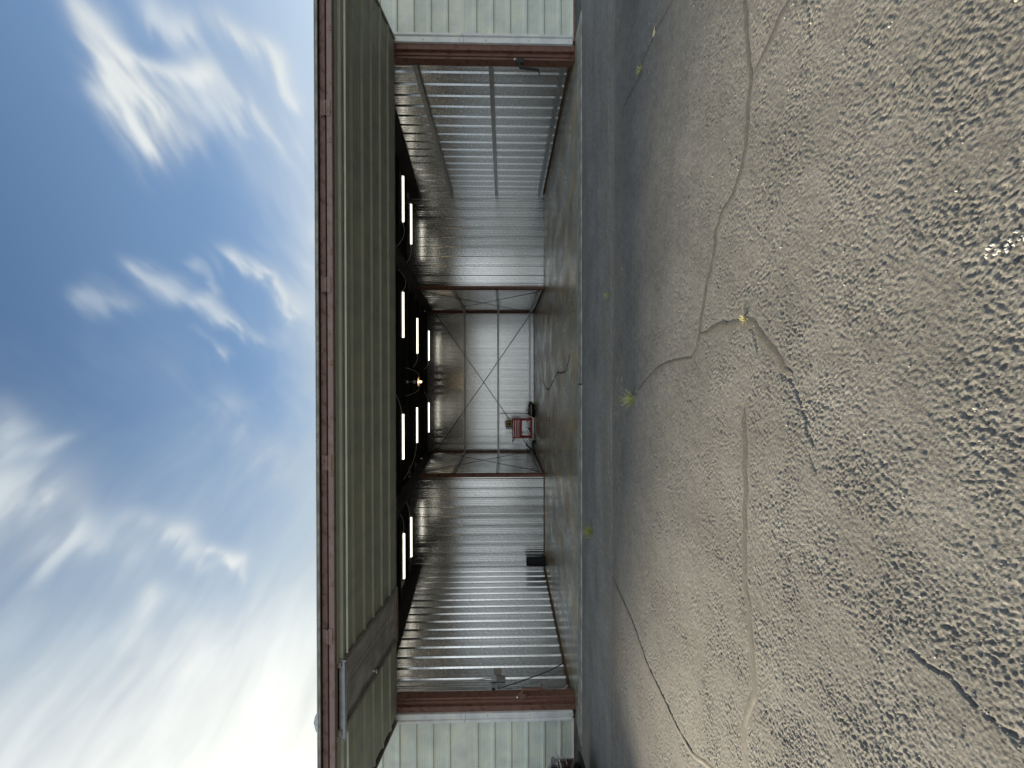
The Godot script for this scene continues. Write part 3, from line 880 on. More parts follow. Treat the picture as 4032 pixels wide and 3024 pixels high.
	for i in prof.size() - 1:
		quad(br, Vector3(prof[i].x, prof[i].y, 0.0), Vector3(prof[i + 1].x, prof[i + 1].y, 0.0), Vector3(prof[i + 1].x, prof[i + 1].y, -0.12), Vector3(prof[i].x, prof[i].y, -0.12))
		for z in [0.0, -0.12]:
			quad(br, Vector3(prof[i].x, -0.01, z), Vector3(prof[i].x, prof[i].y, z), Vector3(prof[i + 1].x, prof[i + 1].y, z), Vector3(prof[i + 1].x, -0.01, z))
	var pb := obj("bracket", br, M.galv_flat, upper, Vector3(-4.41, 3.722, -4.83))
	meta(pb, "small grey metal bracket on the top edge")
	# screws on the flats beside the ribs
	var sc := new_st()
	for r in 6:
		var t := 0.20 + 0.297 * r
		for i in 20:
			var x := -5.9 + i * 0.61 + 0.10 * r
			if x > 6.0 or (x < -3.65 and x > -4.75): continue
			var p := inner + across * t
			p.x = x
			tube(sc, [p + n * 0.0, p + n * 0.010], 0.0085, 6)
	meta(obj("screw", sc, M.rod, lower), "", "", "", "stuff")
	# walk door let into the lower leaf
	var wd := part("walk_door", d)
	var mk := func(called: String, lo: Vector3, hi: Vector3, m: Material, c := 0.003):
		var st := new_st()
		bx(st, lo, hi, c, frame)
		return obj(called, st, m, wd)
	mk.call("slab", Vector3(-4.60, 0.09, -0.020), Vector3(-3.77, length - 0.075, 0.012), M.door_grey)
	mk.call("jamb", Vector3(-3.765, 0.0, -0.045), Vector3(-3.70, length - 0.03, 0.02), M.door_frame)
	mk.call("jamb", Vector3(-4.67, 0.0, -0.045), Vector3(-4.605, length - 0.03, 0.02), M.door_frame)
	mk.call("stop", Vector3(-4.585, 0.09, -0.040), Vector3(-4.56, length - 0.08, -0.021), M.door_frame)
	mk.call("sill_bar", Vector3(-4.60, 0.0, -0.05), Vector3(-3.77, 0.05, 0.02), M.primer_pale)
	mk.call("sill_bar", Vector3(-4.60, 0.054, -0.04), Vector3(-3.77, 0.082, 0.02), M.door_frame)
	mk.call("rain_cap", Vector3(-4.72, length - 0.065, -0.10), Vector3(-3.68, length - 0.055, 0.0), M.galv_flat)
	mk.call("rain_cap_lip", Vector3(-4.72, length - 0.054, -0.10), Vector3(-3.68, length - 0.02, -0.092), M.galv_flat)
	# embossed kick panel: a low raised border
	mk.call("panel_border", Vector3(-4.16, 0.26, -0.027), Vector3(-4.145, length - 0.3, -0.0205), M.door_grey, 0.002)
	mk.call("panel_border", Vector3(-4.06, 0.26, -0.027), Vector3(-4.045, length - 0.3, -0.0205), M.door_grey, 0.002)
	mk.call("panel_border", Vector3(-4.144, 0.26, -0.027), Vector3(-4.061, 0.275, -0.0205), M.white_plastic, 0.002)
	mk.call("panel_border", Vector3(-4.144, length - 0.315, -0.027), Vector3(-4.061, length - 0.3, -0.0205), M.door_grey, 0.002)
	var lk := new_st()
	lathe(lk, [Vector2(0.028, 0.0), Vector2(0.028, 0.008), Vector2(0.014, 0.012), Vector2(0.014, 0.03), Vector2(0.027, 0.042), Vector2(0.024, 0.062), Vector2(0.0, 0.066)], 14, frame * Transform3D(Basis(Vector3.RIGHT, -PI / 2), Vector3(-4.53, length * 0.48, -0.021)))
	obj("knob", lk, M.chrome, wd)
	mk.call("hasp", Vector3(-4.59, length * 0.48 - 0.12, -0.055), Vector3(-4.555, length * 0.48 - 0.05, -0.041), M.primer)

# ---------------------------------------------------------------- lamps
func shop_light(at: Vector3, label: String, cord_to: Vector3, drop: float) -> void:
	var t := thing("shop_light", label, "light", at, 0.0, "tube lights under the hangar roof")
	var st := new_st()
	bx(st, Vector3(-0.61, 0.0, -0.055), Vector3(0.61, 0.03, 0.055), 0.006)
	obj("housing", st, M.white_plastic, t)
	var tb := new_st()
	tube(tb, [Vector3(-0.60, -0.018, 0), Vector3(-0.585, -0.018, 0), Vector3(0.585, -0.018, 0), Vector3(0.60, -0.018, 0)], 0.026, 10)
	obj("light_tube", tb, M.led, t)
	for x in [-0.45, 0.45]:
		var hk := new_st()
		tube(hk, [Vector3(x, 0.03, 0), Vector3(x, roof_y(at.z) + 0.02 - at.y, 0)], 0.006, 5)
		obj("hanger", hk, M.rod, t)
	var cd := new_st()
	var x0 := 0.61 if cord_to.x > at.x else -0.61
	tube(cd, sag(Vector3(x0, 0.015, 0), cord_to - at, drop), 0.007, 5)
	obj("power_cord", cd, M.white_plastic, t)
	var l := AreaLight3D.new()
	l.name = "glow"
	l.area_size = Vector2(1.18, 0.05)
	l.light_color = Color(1.0, 0.95, 0.85)
	l.light_energy = LAMP
	l.set("area_range", 14.0)
	l.shadow_enabled = true
	t.add_child(l)
	l.position = Vector3(0, -0.05, 0)
	l.rotation_degrees = Vector3(-90, 0, 0)

const LAMP := 0.022

func make_lamps() -> void:
	var spots := [
		[Vector3(4.85, 4.0, -9.9), "long lit tube light nearest the right side wall", Vector3(3.6, 4.15, -9.9), 0.12],
		[Vector3(4.78, 4.14, -11.3), "long lit tube light in front of the right wing wall", Vector3(3.5, 4.3, -11.2), 0.10],
		[Vector3(1.78, 4.01, -9.9), "front tube light of the right row over the middle bay", Vector3(3.0, 4.14, -9.9), 0.16],
		[Vector3(1.57, 4.29, -12.7), "second tube light back of the right row over the middle bay", Vector3(0.5, 4.4, -12.6), 0.08],
		[Vector3(1.47, 4.39, -15.1), "rearmost tube light of the right row by the back wall", Vector3(0.5, 4.55, -15.0), 0.06],
		[Vector3(-1.46, 4.02, -9.9), "front tube light of the left row over the middle bay", Vector3(-0.35, 4.15, -9.8), 0.02],
		[Vector3(-1.48, 4.31, -12.7), "second tube light back of the left row over the middle bay", Vector3(-2.9, 4.3, -11.0), 0.10],
		[Vector3(-1.45, 4.40, -15.1), "rearmost tube light of the left row by the back wall", Vector3(-0.4, 4.55, -15.0), 0.05],
		[Vector3(-4.65, 4.01, -9.9), "long lit tube light nearest the left side wall", Vector3(-3.3, 4.14, -9.7), 0.10],
		[Vector3(-4.73, 4.17, -11.3), "long lit tube light in front of the left wing wall", Vector3(-3.5, 4.3, -11.2), 0.02]]
	for s in spots:
		shop_light(s[0], s[1], s[2], s[3])
	# the old fixture with a bare bulb in the middle
	var t := thing("bulb_fixture", "bare glowing bulb under a round dusty reflector disc in mid ceiling", "light", Vector3(0.0, 3.80, -11.0))
	var dk := new_st()
	lathe(dk, [Vector2(0.0, 0.075), Vector2(0.03, 0.075), Vector2(0.10, 0.062), Vector2(0.185, 0.04), Vector2(0.19, 0.035), Vector2(0.10, 0.05), Vector2(0.0, 0.055)], 28)
	obj("reflector", dk, mat(lin(0.30, 0.24, 0.21), 0.7), t)
	var bu := new_st()
	lathe(bu, [Vector2(0.0, -0.055), Vector2(0.022, -0.048), Vector2(0.036, -0.025), Vector2(0.034, 0.0), Vector2(0.018, 0.03), Vector2(0.016, 0.05)], 16)
	obj("light_bulb", bu, M.bulb, t)
	var cn := new_st()
	tube(cn, [Vector3(0, 0.075, 0), Vector3(0, roof_y(-11.0) - 3.80, 0)], 0.010, 6)
	obj("conduit", cn, M.box_grey, t)
	box("junction_box", Vector3(-0.045, 0.12, -0.04), Vector3(0.045, 0.20, 0.04), M.white_plastic, t)
	box("coupling", Vector3(-0.04, 0.36, -0.03), Vector3(0.04, 0.40, 0.03), M.white_plastic, t)
	for s: float in [-1.0, 1.0]:
		var c := new_st()
		tube(c, sag(Vector3(s * 0.19, 0.037, 0), Vector3(s * 0.42, 0.42, 0.0), 0.10), 0.006, 5)
		obj("stay_wire", c, M.box_grey, t)
	var l := OmniLight3D.new()
	l.name = "glow"
	l.light_color = Color(1.0, 0.84, 0.6)
	l.light_energy = 0.02
	l.light_size = 0.03
	l.shadow_enabled = true
	l.omni_range = 10.0
	t.add_child(l)
	l.position = Vector3(0, -0.01, 0)

# ---------------------------------------------------------------- things on the walls
func crank(at: Vector3, label: String, m: Material, s: float, lean: float) -> void:
	var t := thing("latch_crank", label, "crank", at)
	var st := new_st()
	bx(st, Vector3(-0.05, -0.07, -0.05), Vector3(0.05, 0.05, 0.0), 0.004)
	obj("bracket", st, m, t)
	var sh := new_st()
	tube(sh, [Vector3(0, 0, -0.02), Vector3(s * 0.12, 0.0, 0.04), Vector3(s * 0.19, 0.0, 0.06)], 0.016, 8)
	tube(sh, [Vector3(s * 0.18, 0.0, 0.06), Vector3(s * 0.06, 0.09, 0.07)], 0.012, 6)
	obj("shaft", sh, m, t)
	var kn := new_st()
	lathe(kn, [Vector2(0.0, -0.02), Vector2(0.018, -0.01), Vector2(0.018, 0.01), Vector2(0.0, 0.02)], 10, Transform3D(Basis(), Vector3(s * 0.055, 0.095, 0.07)))
	obj("release_ball", kn, M.white_plastic, t)
	var ar := new_st()
	var tip := Vector3(s * (0.19 + lean), -0.345, 0.06)
	tube(ar, [Vector3(s * 0.19, 0.01, 0.06), tip], 0.021, 6)
	obj("arm", ar, m, t)
	var hd := new_st()
	tube(hd, [tip + Vector3(0, 0.005, 0), tip + Vector3(s * 0.10, 0.0, 0.02)], 0.013, 8)
	obj("handle", hd, m, t)

func make_wall_things() -> void:
	crank(Vector3(5.86, 1.01, -6.77), "black hand crank on the brown right door jamb", M.black, -1.0, 0.035)
	crank(Vector3(-5.80, 0.985, -6.77), "brown hand crank on the left door jamb beside the cords", M.primer, 1.0, 0.0)
	var x := -SIDE + 0.034
	var b := thing("outlet_box", "upper grey outlet box with a hinged cover below the conduit", "outlet", Vector3(x, 1.53, -7.50))
	box("back_box", Vector3(0, -0.055, -0.055), Vector3(0.05, 0.055, 0.055), M.box_grey, b, 0.004)
	box("cover", Vector3(0.01, -0.23, -0.045), Vector3(0.045, -0.06, 0.045), M.door_frame, b, 0.006)
	var cn := new_st()
	tube(cn, [Vector3(0.025, 0.055, 0.0), Vector3(0.025, 0.16, 0.0), Vector3(0.02, 0.33, 0.03), Vector3(0.02, 2.2, 0.03)], 0.011, 6)
	obj("conduit", cn, M.white_plastic, b)
	var c := thing("junction_box", "lower grey junction box with a plug and two conduits beside the jamb", "outlet", Vector3(x, 1.53, -7.10))
	box("back_box", Vector3(0, -0.055, -0.05), Vector3(0.05, 0.055, 0.05), M.box_grey, c, 0.004)
	box("plug", Vector3(0.05, -0.035, -0.10), Vector3(0.085, 0.03, -0.04), M.black, c, 0.008)
	for i in 2:
		var st := new_st()
		var o := -0.03 + 0.05 * i
		tube(st, [Vector3(0.025, 0.055, o), Vector3(0.025, 0.14, o), Vector3(0.02, 0.26, o + 0.03), Vector3(0.02, 2.2, o + 0.03)], 0.010, 6)
		obj("conduit", st, M.white_plastic, c)
	var k := thing("notice_card", "small square tan card on the left ribbed wall above the outlets", "card", Vector3(x, 1.455, -7.70))
	box("card_face", Vector3(0.0, -0.085, -0.095), Vector3(0.004, 0.08, 0.095), M.card, k, 0.001)
	box("card_tab", Vector3(0.0045, -0.078, -0.01), Vector3(0.007, -0.055, 0.02), M.door_frame, k, 0.001)
	var bc := new_st()
	tube(bc, [Vector3(x + 0.03, 1.42, -7.30), Vector3(x + 0.03, 1.44, -7.24), Vector3(x + 0.03, 1.30, -7.29), Vector3(x + 0.03, 0.95, -7.42), Vector3(x + 0.03, 0.62, -7.56), Vector3(x + 0.03, 0.40, -7.66), Vector3(x + 0.03, 0.18, -7.78), Vector3(x + 0.05, 0.045, -7.86)], 0.008, 6)
	meta(obj("extension_cord", bc, M.black, self), "black cord sloping down the left wall from plug to floor", "cord")
	var wc := new_st()
	tube(wc, [Vector3(x + 0.05, 1.50, -7.19), Vector3(x + 0.06, 1.55, -7.17), Vector3(x + 0.05, 1.46, -7.12), Vector3(x + 0.04, 1.2, -7.15), Vector3(x + 0.04, 0.95, -7.16), Vector3(x + 0.04, 0.6, -7.12), Vector3(x + 0.04, 0.38, -7.06), Vector3(x + 0.04, 0.24, -7.17), Vector3(x + 0.04, 0.14, -7.20), Vector3(x + 0.05, 0.06, -7.27)], 0.009, 6)
	meta(obj("extension_cord", wc, M.white_plastic, self), "white cord hanging down the left wall beside the jamb", "cord")

# ---------------------------------------------------------------- things on the floor
func make_floor_things() -> void:
	var y := 0.012
	var bin := thing("waste_bin", "black round-cornered bin standing in the left wing corner", "bin", Vector3(-5.72, y, -11.72))
	var st := new_st()
	lathe(st, [Vector2(0.0, 0.0), Vector2(0.135, 0.0), Vector2(0.15, 0.02), Vector2(0.145, 0.3), Vector2(0.138, 0.57), Vector2(0.128, 0.585)], 28)
	obj("body", st, M.black_rubber, bin)
	var rm := new_st()
	lathe(rm, [Vector2(0.128, 0.585), Vector2(0.135, 0.60), Vector2(0.12, 0.606), Vector2(0.11, 0.58), Vector2(0.0, 0.57)], 28)
	obj("lid", rm, M.black_rubber, bin)
	# red service cart
	var c := thing("tool_cart", "red steel tool cart with drawers and a lower tray by the back wall", "tool cart", Vector3(-1.94, y, -15.45))
	var hw := 0.40
	var ch := part("drawer_chest", c)
	box("chest_body", Vector3(-hw, 0.575, -0.22), Vector3(hw, 0.94, 0.21), M.red, ch, 0.008)
	for r in [[0.86, 0.93], [0.79, 0.852], [0.72, 0.782], [0.60, 0.712]]:
		var dr := part("drawer", ch)
		box("drawer_face", Vector3(-hw + 0.03, r[0], 0.211), Vector3(hw - 0.03, r[1], 0.222), M.red, dr, 0.003)
		box("drawer_pull", Vector3(-hw + 0.05, r[1] - 0.014, 0.2225), Vector3(hw - 0.05, r[1] - 0.002, 0.236), M.chrome, dr, 0.002)
	box("name_plate", Vector3(-hw + 0.06, 0.895, 0.2365), Vector3(-hw + 0.30, 0.92, 0.239), M.white_plastic, ch, 0.001)
	box("cart_top", Vector3(-hw - 0.01, 0.941, -0.23), Vector3(hw + 0.01, 0.965, 0.225), M.red, c, 0.006)
	for sx: float in [-1.0, 1.0]:
		for sz: float in [-1.0, 1.0]:
			var px := sx * (hw - 0.035)
			var pz := sz * 0.19
			box("leg", Vector3(px - 0.03, 0.13, pz - 0.02), Vector3(px + 0.03, 0.574, pz + 0.02), M.red, c, 0.003)
			var wl := part("caster", c, Vector3(px, 0.05, pz))
			var ws := new_st()
			lathe(ws, [Vector2(0.0, -0.015), Vector2(0.05, -0.013), Vector2(0.05, 0.013), Vector2(0.0, 0.015)], 14, Transform3D(Basis(Vector3.FORWARD, PI / 2), Vector3.ZERO))
			obj("wheel", ws, M.black, wl)
			box("fork", Vector3(-0.022, 0.0, -0.02), Vector3(0.022, 0.079, 0.02), M.chrome, wl, 0.002)
	box("tray", Vector3(-hw, 0.14, -0.23), Vector3(hw, 0.152, 0.21), M.red, c, 0.003)
	box("tray_lip", Vector3(-hw, 0.14, 0.2105), Vector3(hw, 0.235, 0.224), M.red, c, 0.003)
	var hd := new_st()
	tube(hd, [Vector3(-hw, 0.94, -0.18), Vector3(-hw - 0.16, 0.955, -0.18), Vector3(-hw - 0.19, 0.955, -0.15), Vector3(-hw - 0.19, 0.955, 0.15), Vector3(-hw - 0.16, 0.955, 0.18), Vector3(-hw, 0.94, 0.18)], 0.012, 8)
	tube(hd, [Vector3(-hw, 0.84, 0.18), Vector3(-hw - 0.13, 0.95, 0.18)], 0.009, 6)
	obj("push_handle", hd, M.black, c)
	# on the cart
	var r := thing("worksite_radio", "yellow and black worksite radio standing on the red cart", "radio", Vector3(-1.75, y + 0.966, -15.42))
	box("case", Vector3(-0.10, 0.0, -0.09), Vector3(0.10, 0.27, 0.09), M.yellow, r, 0.02)
	for s: float in [-1.0, 1.0]:
		box("guard", Vector3(s * 0.105 - 0.018, 0.0, 0.06), Vector3(s * 0.105 + 0.018, 0.31, 0.10), M.black, r, 0.012)
	box("guard", Vector3(-0.086, 0.285, 0.06), Vector3(0.086, 0.315, 0.10), M.black, r, 0.01)
	var sp := new_st()
	lathe(sp, [Vector2(0.062, 0.0), Vector2(0.062, 0.012), Vector2(0.04, 0.006), Vector2(0.0, 0.004)], 18, Transform3D(Basis(Vector3.RIGHT, PI / 2), Vector3(0, 0.11, 0.09)))
	obj("speaker", sp, M.black, r)
	box("display", Vector3(-0.06, 0.19, 0.0905), Vector3(0.06, 0.245, 0.096), M.black, r, 0.003)
	var dk := new_st()
	tube(dk, [Vector3(0.10, 0.0, 0), Vector3(0.16, 0.05, 0.02), Vector3(0.19, 0.0, 0.03)], 0.012, 6)
	obj("cable", dk, M.box_grey, r)
	var bx_t := thing("grey_case", "small light grey case on the cart beside the radio", "case", Vector3(-1.93, y + 0.966, -15.50))
	box("case_body", Vector3(-0.06, 0.0, -0.10), Vector3(0.055, 0.24, 0.10), M.box_grey, bx_t, 0.01)
	box("case_lid", Vector3(-0.06, 0.2405, -0.10), Vector3(0.055, 0.268, 0.10), M.white_plastic, bx_t, 0.006)
	var hl := thing("angle_grinder", "black and red hand grinder lying on the lower tray of the cart", "tool", Vector3(-2.03, y + 0.153, -15.36))
	var hs := new_st()
	tube(hs, [Vector3(-0.02, 0.045, 0), Vector3(0.10, 0.14, 0.0), Vector3(0.13, 0.25, 0.0)], 0.045, 10, 0.03)
	obj("motor_body", hs, M.black, hl)
	var hg := new_st()
	lathe(hg, [Vector2(0.0, -0.02), Vector2(0.06, -0.018), Vector2(0.06, 0.018), Vector2(0.0, 0.02)], 16, Transform3D(Basis(Vector3.RIGHT, PI / 2), Vector3(0.0, 0.062, 0.05)))
	obj("guard_disc", hg, M.red, hl)
	var wt := thing("white_bottle", "white tilted bottle on the right end of the cart tray", "bottle", Vector3(-1.66, y + 0.153, -15.38))
	var wb := new_st()
	lathe(wb, [Vector2(0.0, 0.0), Vector2(0.045, 0.0), Vector2(0.045, 0.13), Vector2(0.02, 0.17), Vector2(0.02, 0.2), Vector2(0.0, 0.2)], 14)
	obj("body", wb, M.white_plastic, wt)
	var wcap := new_st()
	lathe(wcap, [Vector2(0.023, 0.196), Vector2(0.023, 0.225), Vector2(0.0, 0.226)], 12)
	obj("cap", wcap, M.black, wt)
	# compressor lying beside it
	var a := thing("air_tank", "black portable air tank lying on the floor right of the cart", "air tank", Vector3(-1.22, y, -15.55))
	var at := new_st()
	lathe(at, [Vector2(0.0, -0.33), Vector2(0.07, -0.32), Vector2(0.125, -0.26), Vector2(0.135, -0.2), Vector2(0.135, 0.2), Vector2(0.125, 0.26), Vector2(0.07, 0.32), Vector2(0.0, 0.33)], 20, Transform3D(Basis(Vector3.FORWARD, PI / 2), Vector3(0, 0.17, 0)))
	obj("tank", at, M.car_paint, a)
	for x in [-0.2, 0.2]:
		box("foot", Vector3(x - 0.03, 0.0, -0.1), Vector3(x + 0.03, 0.06, 0.1), M.black, a, 0.004)
	var ah := new_st()
	tube(ah, [Vector3(-0.10, 0.30, 0), Vector3(-0.10, 0.37, 0), Vector3(0.06, 0.37, 0), Vector3(0.06, 0.30, 0)], 0.012, 6)
	obj("carry_handle", ah, M.black, a)
	box("valve", Vector3(0.28, 0.12, -0.05), Vector3(0.37, 0.26, 0.05), M.black, a, 0.012)
	# broom leaning on the wall
	var p := thing("broom", "thin black pole broom leaning upright behind the air tank", "broom", Vector3(-1.35, y, -15.72))
	var ps := new_st()
	tube(ps, [Vector3(0.0, 0.10, 0.0), Vector3(-0.03, 1.45, -0.16)], 0.013, 7)
	obj("pole", ps, M.black, p)
	var pe := new_st()
	tube(pe, [Vector3(-0.03, 1.45, -0.16), Vector3(-0.0315, 1.52, -0.168)], 0.015, 7)
	obj("grip", pe, M.yellow, p)
	box("brush", Vector3(-0.15, 0.0, -0.03), Vector3(0.15, 0.10, 0.03), M.black_rubber, p, 0.01)
	var lv := thing("spirit_level", "pale pink metal bar leaning against the air tank and cart", "bar", Vector3(-1.555, y, -15.28))
	var ls := new_st()
	bx(ls, Vector3(-0.022, 0.0, -0.012), Vector3(0.022, 0.40, 0.012), 0.003, Transform3D(Basis(Vector3.BACK, -0.45) * Basis(Vector3.RIGHT, -0.10), Vector3(0, 0.012, 0)))
	obj("bar_body", ls, mat(lin(0.55, 0.32, 0.30), 0.4, 0.4), lv)
	# floor jack left of the cart
	var j := thing("floor_jack", "black floor jack with a raised arm left of the red cart", "jack", Vector3(-2.72, y, -15.45))
	for s: float in [-1.0, 1.0]:
		box("side_plate", Vector3(-0.28, 0.05, s * 0.11 - 0.01), Vector3(0.24, 0.13, s * 0.11 + 0.01), M.black, j, 0.004)
	for q in [[-0.24, 0.045], [0.22, 0.055]]:
		for s: float in [-1.0, 1.0]:
			var ws := new_st()
			lathe(ws, [Vector2(0.0, -0.018), Vector2(q[1], -0.016), Vector2(q[1], 0.016), Vector2(0.0, 0.018)], 14, Transform3D(Basis(Vector3.RIGHT, PI / 2), Vector3(q[0], q[1], s * 0.14)))
			obj("wheel", ws, M.black, j)
	var js := new_st()
	bx(js, Vector3(-0.03, 0.0, -0.05), Vector3(0.03, 0.36, 0.05), 0.005, Transform3D(Basis(Vector3.BACK, -0.75), Vector3(-0.16, 0.12, 0)))
	obj("lift_arm", js, M.black, j)
	var jp := new_st()
	lathe(jp, [Vector2(0.0, 0.0), Vector2(0.06, 0.0), Vector2(0.07, 0.03), Vector2(0.0, 0.03)], 16, Transform3D(Basis(), Vector3(0.09, 0.37, 0)))
	obj("saddle", jp, M.black, j)
	var jh := new_st()
	tube(jh, [Vector3(-0.26, 0.12, 0), Vector3(-0.22, 0.32, 0.0), Vector3(-0.06, 0.34, 0.0)], 0.014, 7)
	obj("handle_socket", jh, M.black, j)

# ---------------------------------------------------------------- car nose at the left edge
func make_car() -> void:
	var t := thing("parked_car", "glossy black car whose nose just enters beside the left front wall", "car", Vector3(-5.34, 0, -4.75))
	# stations back from the tip: x, half width, sill height, deck height
	var sta := [[0.0, 0.42, 0.34, 0.56], [-0.05, 0.58, 0.26, 0.62], [-0.14, 0.70, 0.21, 0.68], [-0.32, 0.80, 0.19, 0.76], [-0.65, 0.87, 0.19, 0.84], [-1.1, 0.90, 0.20, 0.92], [-1.6, 0.91, 0.20, 0.98], [-3.2, 0.91, 0.20, 1.0], [-4.0, 0.90, 0.22, 0.98], [-4.35, 0.84, 0.26, 0.90], [-4.5, 0.70, 0.34, 0.80]]
	var body := SurfaceTool.new()
	body.begin(Mesh.PRIMITIVE_TRIANGLES)
	body.set_smooth_group(0)
	var rings := []
	var n := 28
	for s in sta:
		var ring := []
		for k in n:
			var a := TAU * k / n
			var cx := signf(cos(a)) * pow(absf(cos(a)), 0.45)
			var cy := signf(sin(a)) * pow(absf(sin(a)), 0.55)
			ring.append(Vector3(s[0] - 0.10 * cx * cx * (1.0 if s[0] > -0.5 else 0.0), (s[2] + s[3]) / 2.0 + (s[3] - s[2]) / 2.0 * cy, s[1] * cx))
		rings.append(ring)
	for i in rings.size() - 1:
		for k in n:
			quad(body, rings[i][k], rings[i][(k + 1) % n], rings[i + 1][(k + 1) % n], rings[i + 1][k])
	for e: int in [0, rings.size() - 1]:
		for k in range(1, n - 1):
			body.add_vertex(rings[e][0]); body.add_vertex(rings[e][k]); body.add_vertex(rings[e][k + 1])
	obj("body", body, M.car_paint, t)
	# cabin
	var cab := SurfaceTool.new()
	cab.begin(Mesh.PRIMITIVE_TRIANGLES)
	cab.set_smooth_group(-1)
	var lo := [Vector2(-1.5, 0.97), Vector2(-2.3, 1.40), Vector2(-3.3, 1.42), Vector2(-4.05, 0.97)]
	for i in 3:
		quad(cab, Vector3(lo[i].x, lo[i].y, 0.62 + 0.16 * float(i == 0)), Vector3(lo[i].x, lo[i].y, -0.62 - 0.16 * float(i == 0)), Vector3(lo[i + 1].x, lo[i + 1].y, -0.62 - 0.16 * float(i == 2)), Vector3(lo[i + 1].x, lo[i + 1].y, 0.62 + 0.16 * float(i == 2)))
	for s: float in [-1.0, 1.0]:
		quad(cab, Vector3(-1.5, 0.97, s * 0.78), Vector3(-2.3, 1.40, s * 0.62), Vector3(-3.3, 1.42, s * 0.62), Vector3(-4.05, 0.97, s * 0.78))
	obj("cabin", cab, M.glass_dark, t)
	# nose details
	for r in [[0.50, 0.030, M.chrome], [0.405, 0.012, M.chrome]]:
		var st := new_st()
		var pts := []
		for i in 15:
			var a := lerpf(-1.0, 1.0, i / 14.0)
			pts.append(Vector3(0.012 - 0.16 * pow(absf(a), 3.0), r[0] + 0.05 * absf(a), 0.66 * a))
		tube(st, pts, r[1] * 0.5, 6)
		obj("grille_trim", st, r[2], t)
	for i in 5:
		var st := new_st()
		bx(st, Vector3(-0.05, 0.415 + i * 0.016, -0.36), Vector3(0.010, 0.420 + i * 0.016, 0.36), 0.001)
		obj("grille_slat", st, M.black, t)
	var sp := new_st()
	var last := []
	for i in 13:
		var a := lerpf(-1.0, 1.0, i / 12.0)
		var o := Vector3(0.01 - 0.20 * pow(absf(a), 3.0), 0.19, 0.74 * a)
		var cur := [o, o + Vector3(-0.2, 0.0, 0), o + Vector3(-0.2, 0.035, 0), o + Vector3(-0.015, 0.035, 0)]
		if last.size():
			for k in 4:
				quad(sp, last[k], cur[k], cur[(k + 1) % 4], last[(k + 1) % 4])
		last = cur
	obj("splitter", sp, M.black, t)
	for s: float in [-1.0, 1.0]:
		var st := new_st()
		lathe(st, [Vector2(0.0, -0.03), Vector2(0.06, -0.02), Vector2(0.075, 0.02), Vector2(0.06, 0.05), Vector2(0.0, 0.06)], 16, Transform3D(Basis(Vector3.FORWARD, PI / 2.6).scaled(Vector3(0.9, 0.6, 1.5)), Vector3(-0.20, 0.60, s * 0.54)))
		obj("headlight", st, M.lens, t)
		for x in [-0.85, -3.5]:
			var w := part("wheel", t, Vector3(x, 0.31, s * 0.83))
			var ty := new_st()
			lathe(ty, [Vector2(0.2, -0.1), Vector2(0.29, -0.1), Vector2(0.31, -0.07), Vector2(0.31, 0.07), Vector2(0.29, 0.1), Vector2(0.2, 0.1)], 28, Transform3D(Basis(Vector3.RIGHT, PI / 2), Vector3.ZERO))
			obj("tyre", ty, M.black_rubber, w)
			var rm := new_st()
			lathe(rm, [Vector2(0.0, -0.05), Vector2(0.2, -0.08), Vector2(0.2, 0.08), Vector2(0.0, 0.05)], 20, Transform3D(Basis(Vector3.RIGHT, PI / 2), Vector3.ZERO))
			obj("rim", rm, M.lens, w)

# ---------------------------------------------------------------- weeds and litter
func blade(st: SurfaceTool, at: Vector3, dir: Vector3, length: float, w: float, droop: float, c: Color) -> void:
	var side := dir.cross(Vector3.UP).normalized() * w
	if side.length() < 0.0001: side = Vector3.RIGHT * w
	var prev := at
	var n := 4
	var d := dir
	for i in n:
		var q := prev + d * (length / n)
		var w0 := 1.0 - float(i) / n * 0.8
		var w1 := 1.0 - float(i + 1) / n * 0.8
		st.set_color(c)
		quad(st, prev - side * w0, prev + side * w0, q + side * w1, q - side * w1)
		prev = q
		d = (d + Vector3.DOWN * droop).normalized()

func tuft(at: Vector3, label: String, blades: int, length: float, spread: float, dry: float, elong := Vector2(1, 1)) -> void:
	var t := thing("grass_tuft", label, "grass", at, 0.0, "weeds growing in the apron cracks")
	for pass_ in 2:
		var st := new_st()
		var n := blades if pass_ == 0 else int(blades * 0.4)
		for i in n:
			var a := rng.randf() * TAU
			var lean := rng.randf_range(0.15, spread) if pass_ == 0 else rng.randf_range(0.6, 1.5)
			var dir := Vector3(cos(a) * lean * elong.x, 1.0, sin(a) * lean * elong.y).normalized()
			var o := Vector3(rng.randfn() * length * 0.13 * elong.x, -0.004, rng.randfn() * length * 0.13 * elong.y)
			var k := rng.randf()
			var c := Color(0.30, 0.38, 0.07).lerp(Color(0.50, 0.50, 0.14), k)
			if pass_ == 1 or rng.randf() < dry: c = Color(0.48, 0.42, 0.24).lerp(Color(0.58, 0.53, 0.36), k)
			blade(st, o, dir, length * rng.randf_range(0.5, 1.15) * (1.0 if pass_ == 0 else 1.15), 0.0024, rng.randf_range(0.05, 0.35), c)
		obj("green_blades" if pass_ == 0 else "dry_blades", st, M.grass, t)

